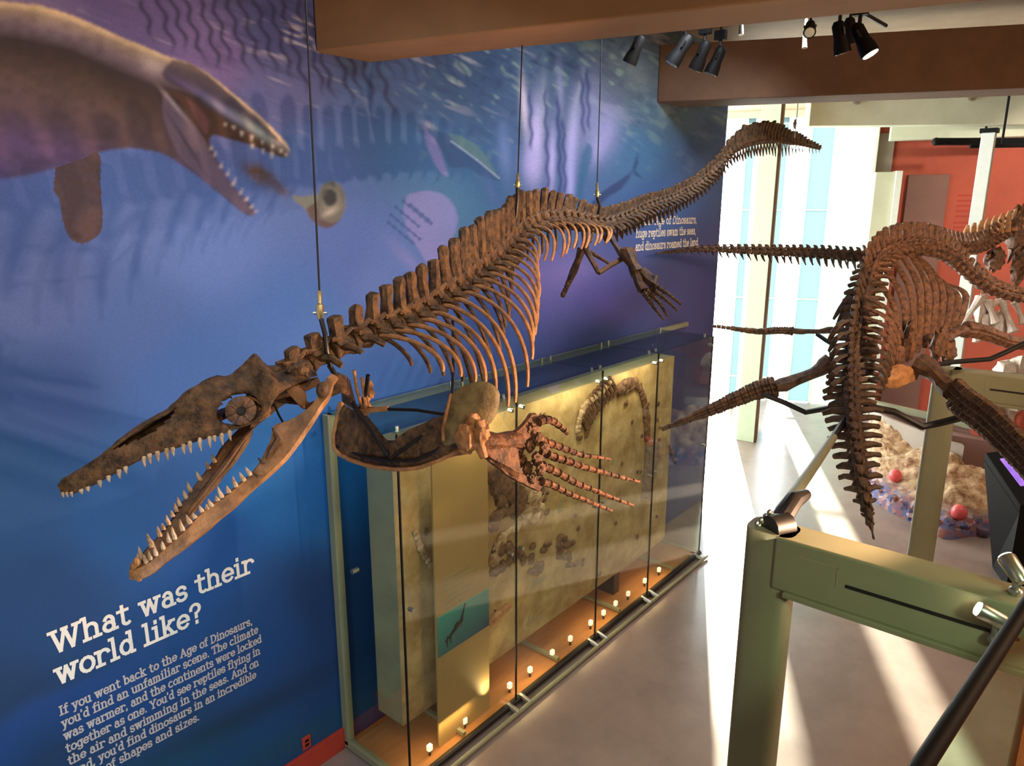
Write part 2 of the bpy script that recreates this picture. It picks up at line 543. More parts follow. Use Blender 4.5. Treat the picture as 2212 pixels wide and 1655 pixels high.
# ------------------------------------------------------------------ lettering: slab serif stroke alphabet
G = {
 'a': (4.9, 'A2.1,1.5,1.6,1.5,0,360 L3.6,0,3.6,3.2 A2.2,3.2,1.4,1.8,0,150 L3.6,0,4.7,0'),
 'b': (5.0, 'L.9,0,.9,7.5 L0,7.5,.9,7.5 A2.7,2.5,1.8,2.4,0,360'),
 'c': (4.8, 'A2.5,2.5,2.1,2.4,45,315'),
 'd': (5.3, 'A2.3,2.5,1.8,2.4,0,360 L4.1,0,4.1,7.5 L3.1,7.5,4.1,7.5 L4.1,0,5.1,0'),
 'e': (5.0, 'A2.5,2.5,2.1,2.4,0,320 L.4,2.5,4.6,2.5'),
 'f': (3.6, 'L1.5,0,1.5,6 A2.7,6,1.2,1.4,60,180 L0,5,3.2,5 L.4,0,2.8,0'),
 'g': (5.2, 'A2.3,2.5,1.8,2.4,0,360 L4.1,5,4.1,-.9 A2.3,-.9,1.8,1.3,190,360 L4.1,5,5,5'),
 'h': (5.7, 'L.9,0,.9,7.5 L0,7.5,.9,7.5 L0,0,2,0 A2.6,3.2,1.7,1.8,0,180 L4.3,0,4.3,3.2 L3.3,0,5.4,0'),
 'i': (3.1, 'L1.4,0,1.4,5 L.3,5,1.4,5 L.2,0,2.7,0 L1.4,6.6,1.4,7.3'),
 'k': (5.5, 'L.9,0,.9,7.5 L0,7.5,.9,7.5 L0,0,2,0 L.9,2,3.9,5 L3,5,4.9,5 L2.2,3.1,4.2,0 L3.2,0,5.3,0'),
 'l': (2.9, 'L1.3,0,1.3,7.5 L.2,7.5,1.3,7.5 L.1,0,2.6,0'),
 'm': (8.0, 'L.9,0,.9,5 L0,5,.9,5 L0,0,2,0 A2.3,3.4,1.4,1.6,0,180 L3.7,0,3.7,3.4 L3,0,4.6,0 A5.1,3.4,1.4,1.6,0,180 L6.5,0,6.5,3.4 L5.6,0,7.6,0'),
 'n': (5.7, 'L.9,0,.9,5 L0,5,.9,5 L0,0,2,0 A2.6,3.2,1.7,1.8,0,180 L4.3,0,4.3,3.2 L3.3,0,5.4,0'),
 'o': (5.0, 'A2.5,2.5,2.1,2.4,0,360'),
 'p': (5.0, 'L.9,-2.2,.9,5 L0,5,.9,5 L0,-2.2,2,-2.2 A2.7,2.5,1.8,2.4,0,360'),
 'r': (4.5, 'L1.1,0,1.1,5 L0,5,1.1,5 L0,0,2.5,0 A2.9,3.2,1.7,1.7,20,180'),
 's': (4.3, 'A2.1,3.7,1.5,1.3,10,270 A2.1,1.3,1.6,1.3,-170,90'),
 't': (3.9, 'L1.5,6.7,1.5,1.2 A2.7,1.2,1.2,1.2,180,310 L0,5,3.3,5'),
 'u': (5.4, 'L.9,5,.9,1.9 L0,5,.9,5 A2.5,1.8,1.6,1.8,180,360 L4.1,0,4.1,5 L3.2,5,4.1,5 L4.1,0,5.1,0'),
 'w': (7.4, 'L.8,5,2.2,0 L2.2,0,3.6,5 L3.6,5,5,0 L5,0,6.4,5 L0,5,1.9,5 L5.4,5,7.3,5'),
 'y': (5.2, 'L.8,5,2.6,0 L4.4,5,1.8,-2.2 L0,5,1.7,5 L3.5,5,5.2,5 L.8,-2.2,1.8,-2.2'),
 'z': (4.5, 'L.5,5,4,5 L4,5,.5,0 L.5,0,4.2,0'),
 'I': (3.2, 'L1.4,0,1.4,7 L.2,0,2.7,0 L.2,7,2.7,7'),
 'T': (6.5, 'L.4,7,6,7 L3.2,0,3.2,7 L2,0,4.4,0 L.4,7,.4,5.8 L6,7,6,5.8'),
 'Y': (6.4, 'L.8,7,3.2,3.2 L5.6,7,3.2,3.2 L3.2,3.2,3.2,0 L2,0,4.4,0 L0,7,1.8,7 L4.6,7,6.4,7'),
 'A': (6.8, 'L.9,0,3.4,7 L5.9,0,3.4,7 L1.8,2.4,5,2.4 L0,0,2,0 L4.8,0,6.8,0'),
 'D': (6.2, 'L1,0,1,7 A2.5,3.5,3,3.5,-90,90 L.1,0,2.5,0 L.1,7,2.5,7'),
 'W': (9.6, 'L1,7,2.8,0 L2.8,0,4.7,7 L4.7,7,6.6,0 L6.6,0,8.5,7 L0,7,2.1,7 L7.4,7,9.5,7 L4,7,5.4,7'),
 "'": (1.6, 'L.8,7.5,.7,5.9'),
 ',': (2.0, 'L1,.4,.6,-1.1'),
 '.': (2.0, 'L.9,0,.9,.6'),
 '?': (4.9, 'A2.2,5.5,1.8,1.7,-60,180 L2.4,3.9,2.4,2.2 L2.4,0,2.4,.7'),
 ' ': (2.6, ''),
}


def text_line(mb, s, x0, x1, z, y, xh, th, org=None):
    """letters on the wall plane, from x0 to x1, baseline z, x-height xh"""
    total = sum(G[c][0] + .5 for c in s)
    kx = (x1 - x0) / total
    kz = xh / 5.0
    cx = 0.0
    y0_ = y
    for c in s:
        wd, st = G[c]
        for tok in st.split():
            nums = [float(q) for q in tok[1:].split(',')]
            if tok[0] == 'L':
                pts = [(nums[0], nums[1]), (nums[2], nums[3])]
            else:
                ax, ay, rx, ry, a0, a1 = nums
                n = 14 if len(s) < 22 else 9
                pts = [(ax + rx * math.cos(R(a0 + (a1 - a0) * k / n)), ay + ry * math.sin(R(a0 + (a1 - a0) * k / n))) for k in range(n + 1)]
            for i in range(len(pts) - 1):
                ax, az = x0 + (cx + pts[i][0]) * kx, z + pts[i][1] * kz
                bx, bz = x0 + (cx + pts[i + 1][0]) * kx, z + pts[i + 1][1] * kz
                dx, dz = bx - ax, bz - az
                L = math.hypot(dx, dz) or 1e-6
                h = th / 2
                ex, ez = dx / L * h * .8, dz / L * h * .8
                nx, nz = -dz / L * h, dx / L * h
                y = y0_ - .00012 * (len(mb.f) % 23)
                q = [(ax - ex + nx, y, az - ez + nz), (ax - ex - nx, y, az - ez - nz), (bx + ex - nx, y, bz + ez - nz), (bx + ex + nx, y, bz + ez + nz)]
                mb.add(q, [(0, 1, 2, 3)])
        cx += wd + .5
    return mb


def wall_words(par, s, x0, x1, z, y, xh, th, m):
    """one line of lettering, each word a part of its own"""
    total = sum(G[c][0] + .5 for c in s)
    kx = (x1 - x0) / total
    cx = 0.0
    for word in s.split(' '):
        wd = sum(G[c][0] + .5 for c in word)
        text_line(MB(), word, x0 + cx * kx, x0 + (cx + wd) * kx, z, y, xh, th).build('word', m, par, smooth=False)
        cx += wd + G[' '][0] + .5

# ------------------------------------------------------------------ the mural wall (painted sea scene, thin colour grid on a solid wall)
WY, WX1, WH = 4.58, 10.35, 6.75
rs = np.random.RandomState(5)


def lin(c):
    c = np.asarray(c, float) / 255
    return np.where(c <= 0.04045, c / 12.92, ((c + 0.055) / 1.055) ** 2.4)


def vnoise(u, v, su, sv, seed):
    g = np.random.RandomState(seed).rand(64, 64)
    a, b = u / su, v / sv
    i, j = np.floor(a).astype(int), np.floor(b).astype(int)
    fa, fb = a - i, b - j
    fa, fb = fa * fa * (3 - 2 * fa), fb * fb * (3 - 2 * fb)
    g00, g10 = g[i % 64, j % 64], g[(i + 1) % 64, j % 64]
    g01, g11 = g[i % 64, (j + 1) % 64], g[(i + 1) % 64, (j + 1) % 64]
    return (g00 * (1 - fa) + g10 * fa) * (1 - fb) + (g01 * (1 - fa) + g11 * fa) * fb


def inpoly(u, v, pts):
    m = np.zeros(u.shape, bool)
    n = len(pts)
    for i in range(n):
        x1, y1 = pts[i]
        x2, y2 = pts[(i + 1) % n]
        if y1 == y2:
            continue
        c = ((y1 > v) != (y2 > v)) & (u < (x2 - x1) * (v - y1) / (y2 - y1) + x1)
        m ^= c
    return m


def smooth_poly(pts, n=90):
    q = cr_path([(a, b, 0) for a, b in pts] + [(pts[0][0], pts[0][1], 0)], n)
    return [(p[0], p[1]) for p in q]


pxs = np.concatenate([np.arange(-1500, -420, 60.0), np.arange(-420, 1566, 2.5)])
xs = np.array([pl(px, 450, 1, WY)[0] for px in pxs])
xs = np.concatenate([[-2.2], xs[xs > -2.1], [WX1]]) if xs[-1] < WX1 else np.concatenate([[-2.2], xs[(xs > -2.1) & (xs < WX1)], [WX1]])
zs = np.linspace(0, WH, 980)
XX, ZZ = np.meshgrid(xs, zs, indexing='ij')
dx, dy, dz = XX - CAM[0], WY - CAM[1], ZZ - CAM[2]
dep = dx * FW.x + dy * FW.y + dz * FW.z
U = 1106 + F * (dx * RT.x + dy * RT.y + dz * RT.z) / dep
Vv = 827.5 - F * (dx * UP.x + dy * UP.y + dz * UP.z) / dep
# U, Vv are only the coordinates in which the artwork was sketched; the paint sits on the wall by (x, z)
samples = [
 (0, 60, 120, 110, 150), (300, 30, 96, 88, 140), (600, 60, 70, 78, 130), (450, 130, 118, 104, 158), (600, 220, 96, 104, 158),
 (650, 330, 86, 112, 170), (300, 420, 96, 122, 184), (450, 520, 92, 122, 188), (100, 620, 84, 104, 160), (300, 700, 74, 104, 166),
 (100, 850, 54, 84, 140), (400, 800, 66, 104, 170), (650, 700, 74, 112, 180), (60, 1050, 34, 78, 128), (250, 1100, 34, 84, 142),
 (600, 1050, 34, 104, 170), (680, 1000, 28, 104, 176), (450, 1180, 38, 84, 148), (100, 1300, 30, 66, 114), (600, 1350, 32, 72, 128),
 (60, 1550, 24, 56, 96), (350, 1600, 30, 66, 110), (690, 1300, 24, 58, 108), (850, 200, 66, 92, 140), (1000, 160, 58, 84, 120),
 (900, 330, 70, 108, 158), (1000, 420, 66, 108, 150), (800, 560, 84, 110, 178), (900, 700, 64, 98, 168), (1200, 150, 84, 108, 140),
 (1350, 180, 96, 112, 124), (1430, 250, 90, 118, 140), (1400, 330, 78, 120, 160), (1200, 480, 86, 118, 168), (1450, 450, 78, 108, 170),
 (1520, 350, 80, 104, 150), (1540, 550, 80, 86, 140), (1500, 650, 78, 80, 134), (1200, 600, 112, 108, 176), (1300, 640, 92, 92, 158),
 (1050, 750, 60, 86, 150), (850, 850, 44, 88, 158), (700, 900, 38, 92, 160), (1300, 760, 44, 66, 120), (1000, 900, 30, 66, 120)]
wsum = np.zeros(U.shape)
img = np.zeros(U.shape + (3,))
for sx, sy, r, g, b in samples:
    wgt = 1.0 / (((U - sx) ** 2 + (Vv - sy) ** 2) / 110.0 ** 2 + 0.12) ** 1.9
    wsum += wgt
    img += wgt[..., None] * lin((r, g, b))
img /= wsum[..., None]


def soft(mask):
    m = np.asarray(mask, float)
    if np.asarray(mask).dtype == bool:
        for _ in range(2):
            m[1:-1] = (m[:-2] + 2 * m[1:-1] + m[2:]) / 4
            m[:, 1:-1] = (m[:, :-2] + 2 * m[:, 1:-1] + m[:, 2:]) / 4
    return m


def blend(mask, col, k=1.0):
    global img
    m = (soft(mask) * k)[..., None]
    img = img * (1 - m) + m * (lin(col) if not isinstance(col, np.ndarray) else col)


def gauss(cx, cy, rx, ry, ang=0):
    c, s = math.cos(R(ang)), math.sin(R(ang))
    a, b = (U - cx) * c + (Vv - cy) * s, -(U - cx) * s + (Vv - cy) * c
    return np.exp(-((a / rx) ** 2 + (b / ry) ** 2))


# caustics below the water surface: slanting flecks, denser to the top
rot = lambda a: (U * math.cos(R(a)) + Vv * math.sin(R(a)), -U * math.sin(R(a)) + Vv * math.cos(R(a)))
ua, va = rot(22)
top = np.clip((330 - Vv) / 240, 0, 1) * np.clip((U - 250) / 300, 0.25, 1)
fleck = vnoise(ua, va, 34, 7, 1) * vnoise(ua, va, 90, 22, 2)
blend(np.clip((fleck - .40) * 3.4, 0, 1) * top, (176, 176, 196), 0.75)
blend(np.clip((.16 - fleck) * 6, 0, 1) * top, (34, 46, 88), 0.55)
ub, vb = rot(38)
right = np.clip((U - 820) / 200, 0, 1) * np.clip((400 - Vv) / 200, 0, 1)
f2 = vnoise(ub, vb, 46, 8, 3) * vnoise(ub, vb, 16, 16, 4)
blend(np.clip((f2 - .36) * 3.2, 0, 1) * right, (150, 176, 168), 0.6)
blend(np.clip((.13 - f2) * 7, 0, 1) * right, (30, 52, 92), 0.5)
# dark hanging ripples, upper left
for k in range(17):
    x0 = 300 + k * 30 + rs.rand() * 8
    y0 = -30 + rs.rand() * 20 + max(0, (k - 9)) * 8
    y1 = 90 + k * 9 + rs.rand() * 40
    a = (U - (x0 + (Vv - y0) * 0.30)) + 5 * np.sin(Vv / 9.0 + k)
    m = np.exp(-(a / 6.0) ** 2) * np.clip((y1 - Vv) / 40, 0, 1) * np.clip((Vv - y0) / 20, 0, 1)
    blend(m, (30, 34, 74), 0.75)
for k in range(8):
    x0 = 800 + k * 26
    a = (U - (x0 + (Vv - 110) * 0.45)) + 3 * np.sin(Vv / 7.0 + k)
    blend(np.exp(-(a / 5.0) ** 2) * np.clip((180 + k * 3 - Vv) / 30, 0, 1) * np.clip((Vv - 95) / 20, 0, 1), (44, 58, 104), 0.6)
# vast pale animal seen through the waves: upright bright bands
for cx, cy, rx, ry, a, col, k in [(1132, 230, 8, 60, -4, (196, 186, 206), .75), (1158, 300, 17, 85, 3, (178, 172, 214), .9), (1150, 355, 22, 40, 0, (170, 164, 212), .7),
    (1192, 350, 9, 75, 2, (166, 162, 212), .85), (1236, 300, 14, 90, 5, (160, 158, 204), .85), (1232, 390, 9, 60, 0, (156, 158, 210), .8), (1210, 190, 8, 60, -3, (140, 142, 180), .6),
    (1275, 240, 22, 80, 8, (146, 148, 190), .55), (1308, 280, 30, 60, 10, (140, 142, 186), .8), (1292, 320, 16, 36, 20, (146, 146, 192), .8), (1090, 330, 14, 60, -4, (110, 128, 176), .6),
    (1250, 200, 6, 60, 12, (150, 160, 176), .5), (1175, 215, 7, 50, 0, (150, 160, 176), .5), (1380, 160, 60, 30, 40, (130, 142, 140), .35)]:
    blend(gauss(cx, cy, rx, ry, a), tuple(min(255, c * 1.16) for c in col), min(1, k * 1.15))
for x0, y0, y1 in [(1144, 190, 330), (1177, 180, 420), (1204, 200, 440), (1216, 250, 430), (1256, 150, 300), (1268, 140, 290)]:
    blend(np.exp(-((U - x0 - (Vv - y0) * .03 + 2 * np.sin(Vv / 8)) / 4.2) ** 2) * np.clip((Vv - y0) / 20, 0, 1) * np.clip((y1 - Vv) / 20, 0, 1), (54, 66, 126), .75)
blend(inpoly(U, Vv, smooth_poly([(1258, 330), (1270, 310), (1280, 325), (1276, 350), (1262, 400), (1252, 470), (1240, 470), (1248, 400)])), (62, 108, 148), .8)
# smooth swimming body with thin bright back, one long fore flipper
blend(inpoly(U, Vv, smooth_poly([(895, 262), (925, 275), (960, 288), (1000, 300), (1035, 325), (1060, 360), (1080, 390), (1040, 380), (1010, 362), (975, 362), (955, 330), (930, 300), (905, 285)])), (58, 84, 128), .75)
blend(inpoly(U, Vv, smooth_poly([(970, 288), (1000, 296), (1030, 315), (1055, 345), (1074, 383), (1040, 352), (1010, 330), (985, 312)])), (104, 138, 140), .75)
for a, b in (((975, 305), (1030, 345)), ((1030, 345), (1078, 385))):
    dxx, dyy = b[0] - a[0], b[1] - a[1]
    t = np.clip(((U - a[0]) * dxx + (Vv - a[1]) * dyy) / (dxx * dxx + dyy * dyy), 0, 1)
    dist = np.hypot(U - a[0] - t * dxx, Vv - a[1] - t * dyy)
    blend(np.exp(-(dist / 2.2) ** 2), (168, 186, 206), .8)
blend(inpoly(U, Vv, smooth_poly([(914, 264), (926, 285), (945, 310), (958, 345), (967, 380), (948, 368), (930, 335), (918, 300)])), (132, 130, 186), .85)
blend(gauss(925, 270, 12, 6, 40), (190, 186, 196), .7)
blend(gauss(1060, 410, 12, 40, -20), (100, 118, 176), .5)
# broad pale flank shapes and a painted-in shadow of paddle finger bones
blend(inpoly(U, Vv, smooth_poly([(880, 420), (925, 412), (965, 425), (988, 465), (980, 510), (955, 550), (930, 575), (905, 540), (880, 500), (872, 455)])), (124, 126, 188), .75)
blend(inpoly(U, Vv, smooth_poly([(1030, 500), (1040, 470), (1065, 462), (1080, 480), (1060, 505), (1035, 520)])), (126, 128, 190), .7)
blend(gauss(880, 560, 60, 14, 45), (118, 122, 186), .55)
blend(gauss(1235, 585, 75, 40, -10), (150, 140, 206), .6)
blend(gauss(1290, 640, 60, 22, 30), (110, 100, 178), .5)
for sx, sy, ln in ((852, 445, 72), (842, 462, 88), (836, 478, 80), (868, 432, 84), (884, 440, 66)):
    a = R(40)
    p = (U - sx) * math.cos(a) + (Vv - sy) * math.sin(a)
    q = -(U - sx) * math.sin(a) + (Vv - sy) * math.cos(a)
    blend(np.exp(-((q) / (3.0 + 1.1 * np.sin(p / 2.6))) ** 2) * ((p > 0) & (p < ln)), (52, 78, 134), .8)
# slender dark ichthyosaur
blend(inpoly(U, Vv, smooth_poly([(1262, 452), (1280, 435), (1300, 415), (1330, 395), (1355, 378), (1366, 368), (1360, 384), (1352, 396), (1340, 410), (1315, 425), (1290, 446)])), (54, 72, 116), .9)
blend(inpoly(U, Vv, [(1366, 366), (1372, 348), (1380, 320), (1378, 352), (1372, 368), (1390, 388), (1372, 378)]), (46, 66, 112), .9)
# lower bands of light on the sea floor
uc, vc = rot(-28)
low = np.clip((Vv - 1330) / 160, 0, 1) * np.clip((790 - U) / 60, 0, 1)
blend(np.clip(np.sin(vc / 46 + vnoise(uc, vc, 220, 40, 9) * 3.0), 0, 1) * low, (22, 72, 140), .55)
blend(gauss(500, 1560, 300, 26, -28), (10, 42, 56), .6)
blend(gauss(620, 1610, 260, 34, -28), (34, 84, 92), .5)
blend(gauss(300, 1700, 240, 40, -28), (12, 96, 124), .35)
# the big swimming reptile
body = smooth_poly([(-620, 20), (-300, -10), (-60, 0), (30, 6), (90, 14), (150, 32), (205, 55), (260, 80), (310, 100), (360, 122), (410, 138), (450, 160), (500, 200), (560, 250), (610, 300), (626, 325), (618, 340),
    (585, 330), (540, 312), (490, 298), (462, 290), (452, 300), (460, 325), (480, 365), (510, 410), (540, 440), (551, 465), (530, 462), (490, 430), (440, 390), (395, 358), (350, 332), (300, 322), (250, 322), (215, 330), (180, 345), (110, 366), (40, 382), (-60, 392), (-300, 420), (-640, 400)], 260)
mb_ = inpoly(U, Vv, body)
upper = np.interp(U.ravel(), [-600, -60, 30, 150, 260, 360, 450, 560, 626], [20, 0, 6, 32, 80, 122, 160, 250, 325]).reshape(U.shape)
dd = Vv - upper
skin = np.zeros(img.shape)
for k, (d0, c) in enumerate([(0, (222, 206, 170)), (22, (168, 160, 166)), (60, (122, 112, 132)), (95, (58, 46, 56)), (150, (84, 68, 72)), (230, (96, 78, 92)), (300, (110, 86, 128)), (380, (92, 80, 120))]):
    pass
ds = [0, 16, 45, 78, 105, 160, 230, 300, 400]
cs = np.array([lin(c) for c in [(216, 196, 160), (150, 136, 126), (110, 98, 112), (44, 34, 38), (50, 38, 34), (76, 60, 58), (84, 66, 74), (96, 76, 112), (72, 64, 100)]])
mott = 1 + .35 * (vnoise(U, Vv, 18, 14, 12) - .5) + .3 * (vnoise(U, Vv, 60, 50, 13) - .5)
scale_d = np.clip(1.0 - (U - 330) / 420, .30, 1.0)
for ch in range(3):
    skin[..., ch] = np.interp((dd / scale_d).ravel(), ds, cs[:, ch]).reshape(U.shape) * mott
sm_ = soft(mb_)[..., None]
img = img * (1 - sm_) + skin * sm_
blend(mb_ * gauss(330, 140, 26, 18, 30), (196, 190, 190), .5)
# open mouth, snout sheen, jaw folds
blend(inpoly(U, Vv, smooth_poly([(356, 190), (400, 206), (450, 232), (500, 268), (560, 296), (612, 322), (618, 340), (585, 330), (540, 312), (490, 298), (462, 290), (452, 300), (448, 315), (435, 290), (410, 250), (380, 215)])), (66, 42, 30), .95)
blend(inpoly(U, Vv, smooth_poly([(372, 128), (420, 142), (470, 180), (520, 225), (560, 262), (600, 302), (560, 288), (510, 262), (460, 226), (420, 200), (372, 182), (350, 160)])), (46, 42, 70), .8)
blend(gauss(480, 235, 60, 9, 36), (158, 156, 190), .75)
blend(gauss(555, 282, 50, 9, 38), (176, 190, 186), .75)
blend(gauss(410, 190, 40, 5, 32), (98, 86, 140), .7)
blend(inpoly(U, Vv, smooth_poly([(355, 195), (380, 225), (410, 260), (440, 300), (455, 330), (480, 370), (530, 435), (551, 464), (525, 458), (480, 420), (430, 380), (390, 340), (365, 290), (350, 240)])), (112, 98, 118), .75)
blend(gauss(400, 305, 70, 4, 58), (62, 50, 66), .7)
blend(gauss(375, 225, 40, 5, 50), (176, 162, 168), .7)
blend(gauss(350, 260, 60, 4, 74), (70, 56, 66), .5)
blend(inpoly(U, Vv, smooth_poly([(402, 212), (430, 232), (450, 262), (445, 290), (425, 262)])), (104, 66, 70), .8)
for k, (tx, ty, hx, hy) in enumerate([(487, 266, 0, 7), (505, 272, -1, 9), (524, 284, -2, 12), (545, 292, -2, 14), (567, 302, -2, 15), (589, 312, -2, 14), (608, 322, -1, 12), (545, 310, 0, 14), (568, 320, 0, 14), (588, 328, -1, 16), (618, 330, 0, 12),
    (455, 322, 5, -12), (463, 338, 4, -12), (476, 362, 6, -15), (490, 380, 6, -16), (503, 400, 8, -20), (518, 420, 8, -16), (530, 434, 8, -12), (541, 450, 8, -12), (551, 458, 10, -6)]):
    wv = 3.2
    blend(inpoly(U, Vv, [(tx - wv, ty), (tx + wv, ty + 1), (tx + hx, ty + hy)]), (222, 208, 196), .95)
# brown side flipper
blend(inpoly(U, Vv, smooth_poly([(120, 362), (170, 346), (214, 332), (217, 400), (222, 470), (215, 505), (180, 526), (150, 512), (134, 470), (128, 430), (116, 410)])) * (0.9 + .1 * vnoise(U, Vv, 6, 6, 20)), (88, 64, 54), .97)
blend(gauss(165, 510, 16, 10, 30), (40, 34, 40), .6)
# ammonite with tentacles and an ink cloud
for cx, cy, rx, ry, a in [(545, 368, 26, 14, 30), (575, 385, 30, 16, 36), (605, 408, 22, 10, 40), (560, 378, 30, 18, 35)]:
    blend(gauss(cx, cy, rx, ry, a) * (0.5 + .5 * vnoise(U, Vv, 9, 7, 31)), (84, 62, 48), 1.0)
blend(inpoly(U, Vv, smooth_poly([(628, 420), (650, 424), (690, 422), (700, 440), (690, 470), (672, 465), (655, 448), (640, 438)])), (118, 124, 116), .95)
blend(inpoly(U, Vv, smooth_poly([(660, 450), (690, 436), (720, 440), (735, 470), (720, 488), (700, 492), (675, 478)])), (84, 70, 68), .95)
r_ = np.hypot((U - 716) / 30.0, (Vv - 436) / 44.0)
ang = np.arctan2(Vv - 440, U - 716)
shell = 0.72 + 0.28 * np.sin(ang * 30)
blend(r_ < 1, (116, 120, 114), .97)
blend((r_ < 1) & (r_ > .62), (96, 98, 92), .5 * .9)
blend((r_ < 1) * (shell < .6) * (r_ > .75), (60, 62, 62), .6)
blend(np.hypot((U - 713) / 15, (Vv - 427) / 19) < 1, (38, 42, 50), .95)
blend(gauss(702, 416, 7, 10, 20), (70, 74, 76), .7)
blend(gauss(712, 458, 18, 7, -30), (170, 166, 160), .8)
# fine printed grain
img *= (0.92 + 0.16 * rs.rand(*U.shape))[..., None]
lum = img.mean(-1, keepdims=True)
img = np.clip(lum + (img - lum) * 1.12, .002, 1)
img = np.clip(img * MURAL_GAIN, 0.002, 0.95)

nx_, nz_ = XX.shape
verts = np.stack([XX.ravel(), np.full(XX.size, WY), ZZ.ravel()], 1)
idx = np.arange(nx_ * nz_).reshape(nx_, nz_)
quads = np.stack([idx[:-1, :-1], idx[1:, :-1], idx[1:, 1:], idx[:-1, 1:]], -1).reshape(-1, 4)
# solid wall behind the painted face
base = len(verts)
ext = np.array([(-2.2, WY, 0), (WX1, WY, 0), (WX1, WY, WH), (-2.2, WY, WH), (-2.2, WY + .32, 0), (WX1, WY + .32, 0), (WX1, WY + .32, WH), (-2.2, WY + .32, WH)])
verts = np.concatenate([verts, ext])
b = base
q2 = np.array([(b + 4, b + 5, b + 6, b + 7), (b + 1, b + 5, b + 6, b + 2), (b, b + 4, b + 7, b + 3), (b + 3, b + 2, b + 6, b + 7), (b, b + 1, b + 5, b + 4)])
quads = np.concatenate([quads, q2])
me = bpy.data.meshes.new('wall_left')
me.vertices.add(len(verts))
me.vertices.foreach_set('co', verts.astype(np.float32).ravel())
me.loops.add(quads.size)
me.loops.foreach_set('vertex_index', quads.astype(np.int32).ravel())
me.polygons.add(len(quads))
me.polygons.foreach_set('loop_start', np.arange(0, quads.size, 4, dtype=np.int32))
me.update(calc_edges=True)
ca = me.color_attributes.new('mural', 'FLOAT_COLOR', 'POINT')
cols = np.ones((len(verts), 4), np.float32)
cols[:base, :3] = img.reshape(-1, 3)
cols[base:, :3] = 0.30
ca.data.foreach_set('color', cols.ravel())
mm = bpy.data.materials.new('mural_print')
mm.use_nodes = True
nt = mm.node_tree
an = nt.nodes.new('ShaderNodeVertexColor')
an.layer_name = 'mural'
nt.links.new(an.outputs[0], nt.nodes['Principled BSDF'].inputs['Base Color'])
nt.nodes['Principled BSDF'].inputs['Roughness'].default_value = 0.75
me.materials.append(mm)
o = bpy.data.objects.new('wall_left', me)
COL.objects.link(o)
struct(o)

# ------------------------------------------------------------------ writing on the mural
LY = WY - 0.004
hd_ = thing('wall_heading', 'large white slab-serif heading asking what their world was like, low on the blue mural', 'wall text', (1.8, LY, 1.9))
wall_words(hd_, 'What was their', 1.165, 2.515, 1.985, LY, 0.098, 0.022, 'lettering')
wall_words(hd_, 'world like?', 1.165, 2.10, 1.775, LY, 0.098, 0.022, 'lettering')
pg_ = thing('wall_paragraph', 'white paragraph of seven small lines under the heading on the blue mural', 'wall text', (1.8, LY, 1.3))
para = ["If you went back to the Age of Dinosaurs,", "you'd find an unfamiliar scene. The climate", "was warmer, and the continents were locked",
        "together as one. You'd see reptiles flying in", "the air and swimming in the seas. And on", "land, you'd find dinosaurs in an incredible", "array of shapes and sizes."]
for k, s in enumerate(para):
    wall_words(pg_, s, 1.155, (2.46, 2.50, 2.52, 2.50, 2.48, 2.45, 1.99)[k], 1.565 - k * 0.0905, LY, 0.042, 0.0095, 'lettering_dim')
cp_ = thing('wall_caption', 'three short white lines at the far end of the mural beneath the skeleton tail', 'wall text', (8.7, LY, 4.2))
for k, s in enumerate(["In the Age of Dinosaurs,", "huge reptiles swam the seas,", "and dinosaurs roamed the land."]):
    wall_words(cp_, s, 7.90, (9.56, 9.55, 9.66)[k], (4.405, 4.255, 4.095)[k], LY, 0.066, 0.016, 'lettering')

# red floor-level strip and small wall plate
mb = MB().box((-2.2, WY - .035, 0), (3.22, WY - .002, .20))
o = mb.build('baseboard_left', 'red_paint', bevel=.004)
struct(o)
sock = thing('wall_socket', 'small rusty-red socket plate low on the dark blue mural near the case', 'socket', (2.84, WY - .01, .28))
MB().box((2.79, WY - .014, .22), (2.87, WY, .34)).build('cover_plate', 'red_paint', sock, bevel=.004)
mb = MB()
for z in (.25, .29):
    mb.box((2.812, WY - .018, z), (2.848, WY - .0135, z + .02))
mb.build('socket_outlet', 'black_plastic', sock)

# ------------------------------------------------------------------ room shell
struct(MB().box((-4, -7, -.2), (26, 11, 0)).build('floor', 'concrete', smooth=False))

struct(MB().box((-4.2, -7, 0), (-4, 11, 6.95)).build('wall_back', 'plaster', smooth=False))
struct(MB().box((-4, -7.2, 0), (26, -7, 6.95)).build('wall_right', 'plaster', smooth=False))
#struct(MB().box((-4, 4.9, 0), (-2.2, 5.1, 6.95)).build('wall_corner', 'plaster', smooth=False))

# far window wall: a straight run along direction GD through GP, panes between posts
GD = V((.407, -.914, 0)).normalized()
GP = V((17.42, 5.65, 0))
GN = V((-GD.y, GD.x, 0))       # pointing outdoors


def gs(px, py=450):
    """position along the window run met by a sight line"""
    r = ray(px, py)
    A = Matrix(((GD.x, -r.x), (GD.y, -r.y)))
    s = A.inverted() @ V((-GP.x, -GP.y))
    return s[0]


def gbox(mb, s0, s1, z0, z1, n0, n1):
    p = [GP + GD * s + GN * n for s, n in ((s0, n0), (s1, n0), (s1, n1), (s0, n1))]
    return mb.hexa([q + V((0, 0, z0)) for q in p] + [q + V((0, 0, z1)) for q in p])


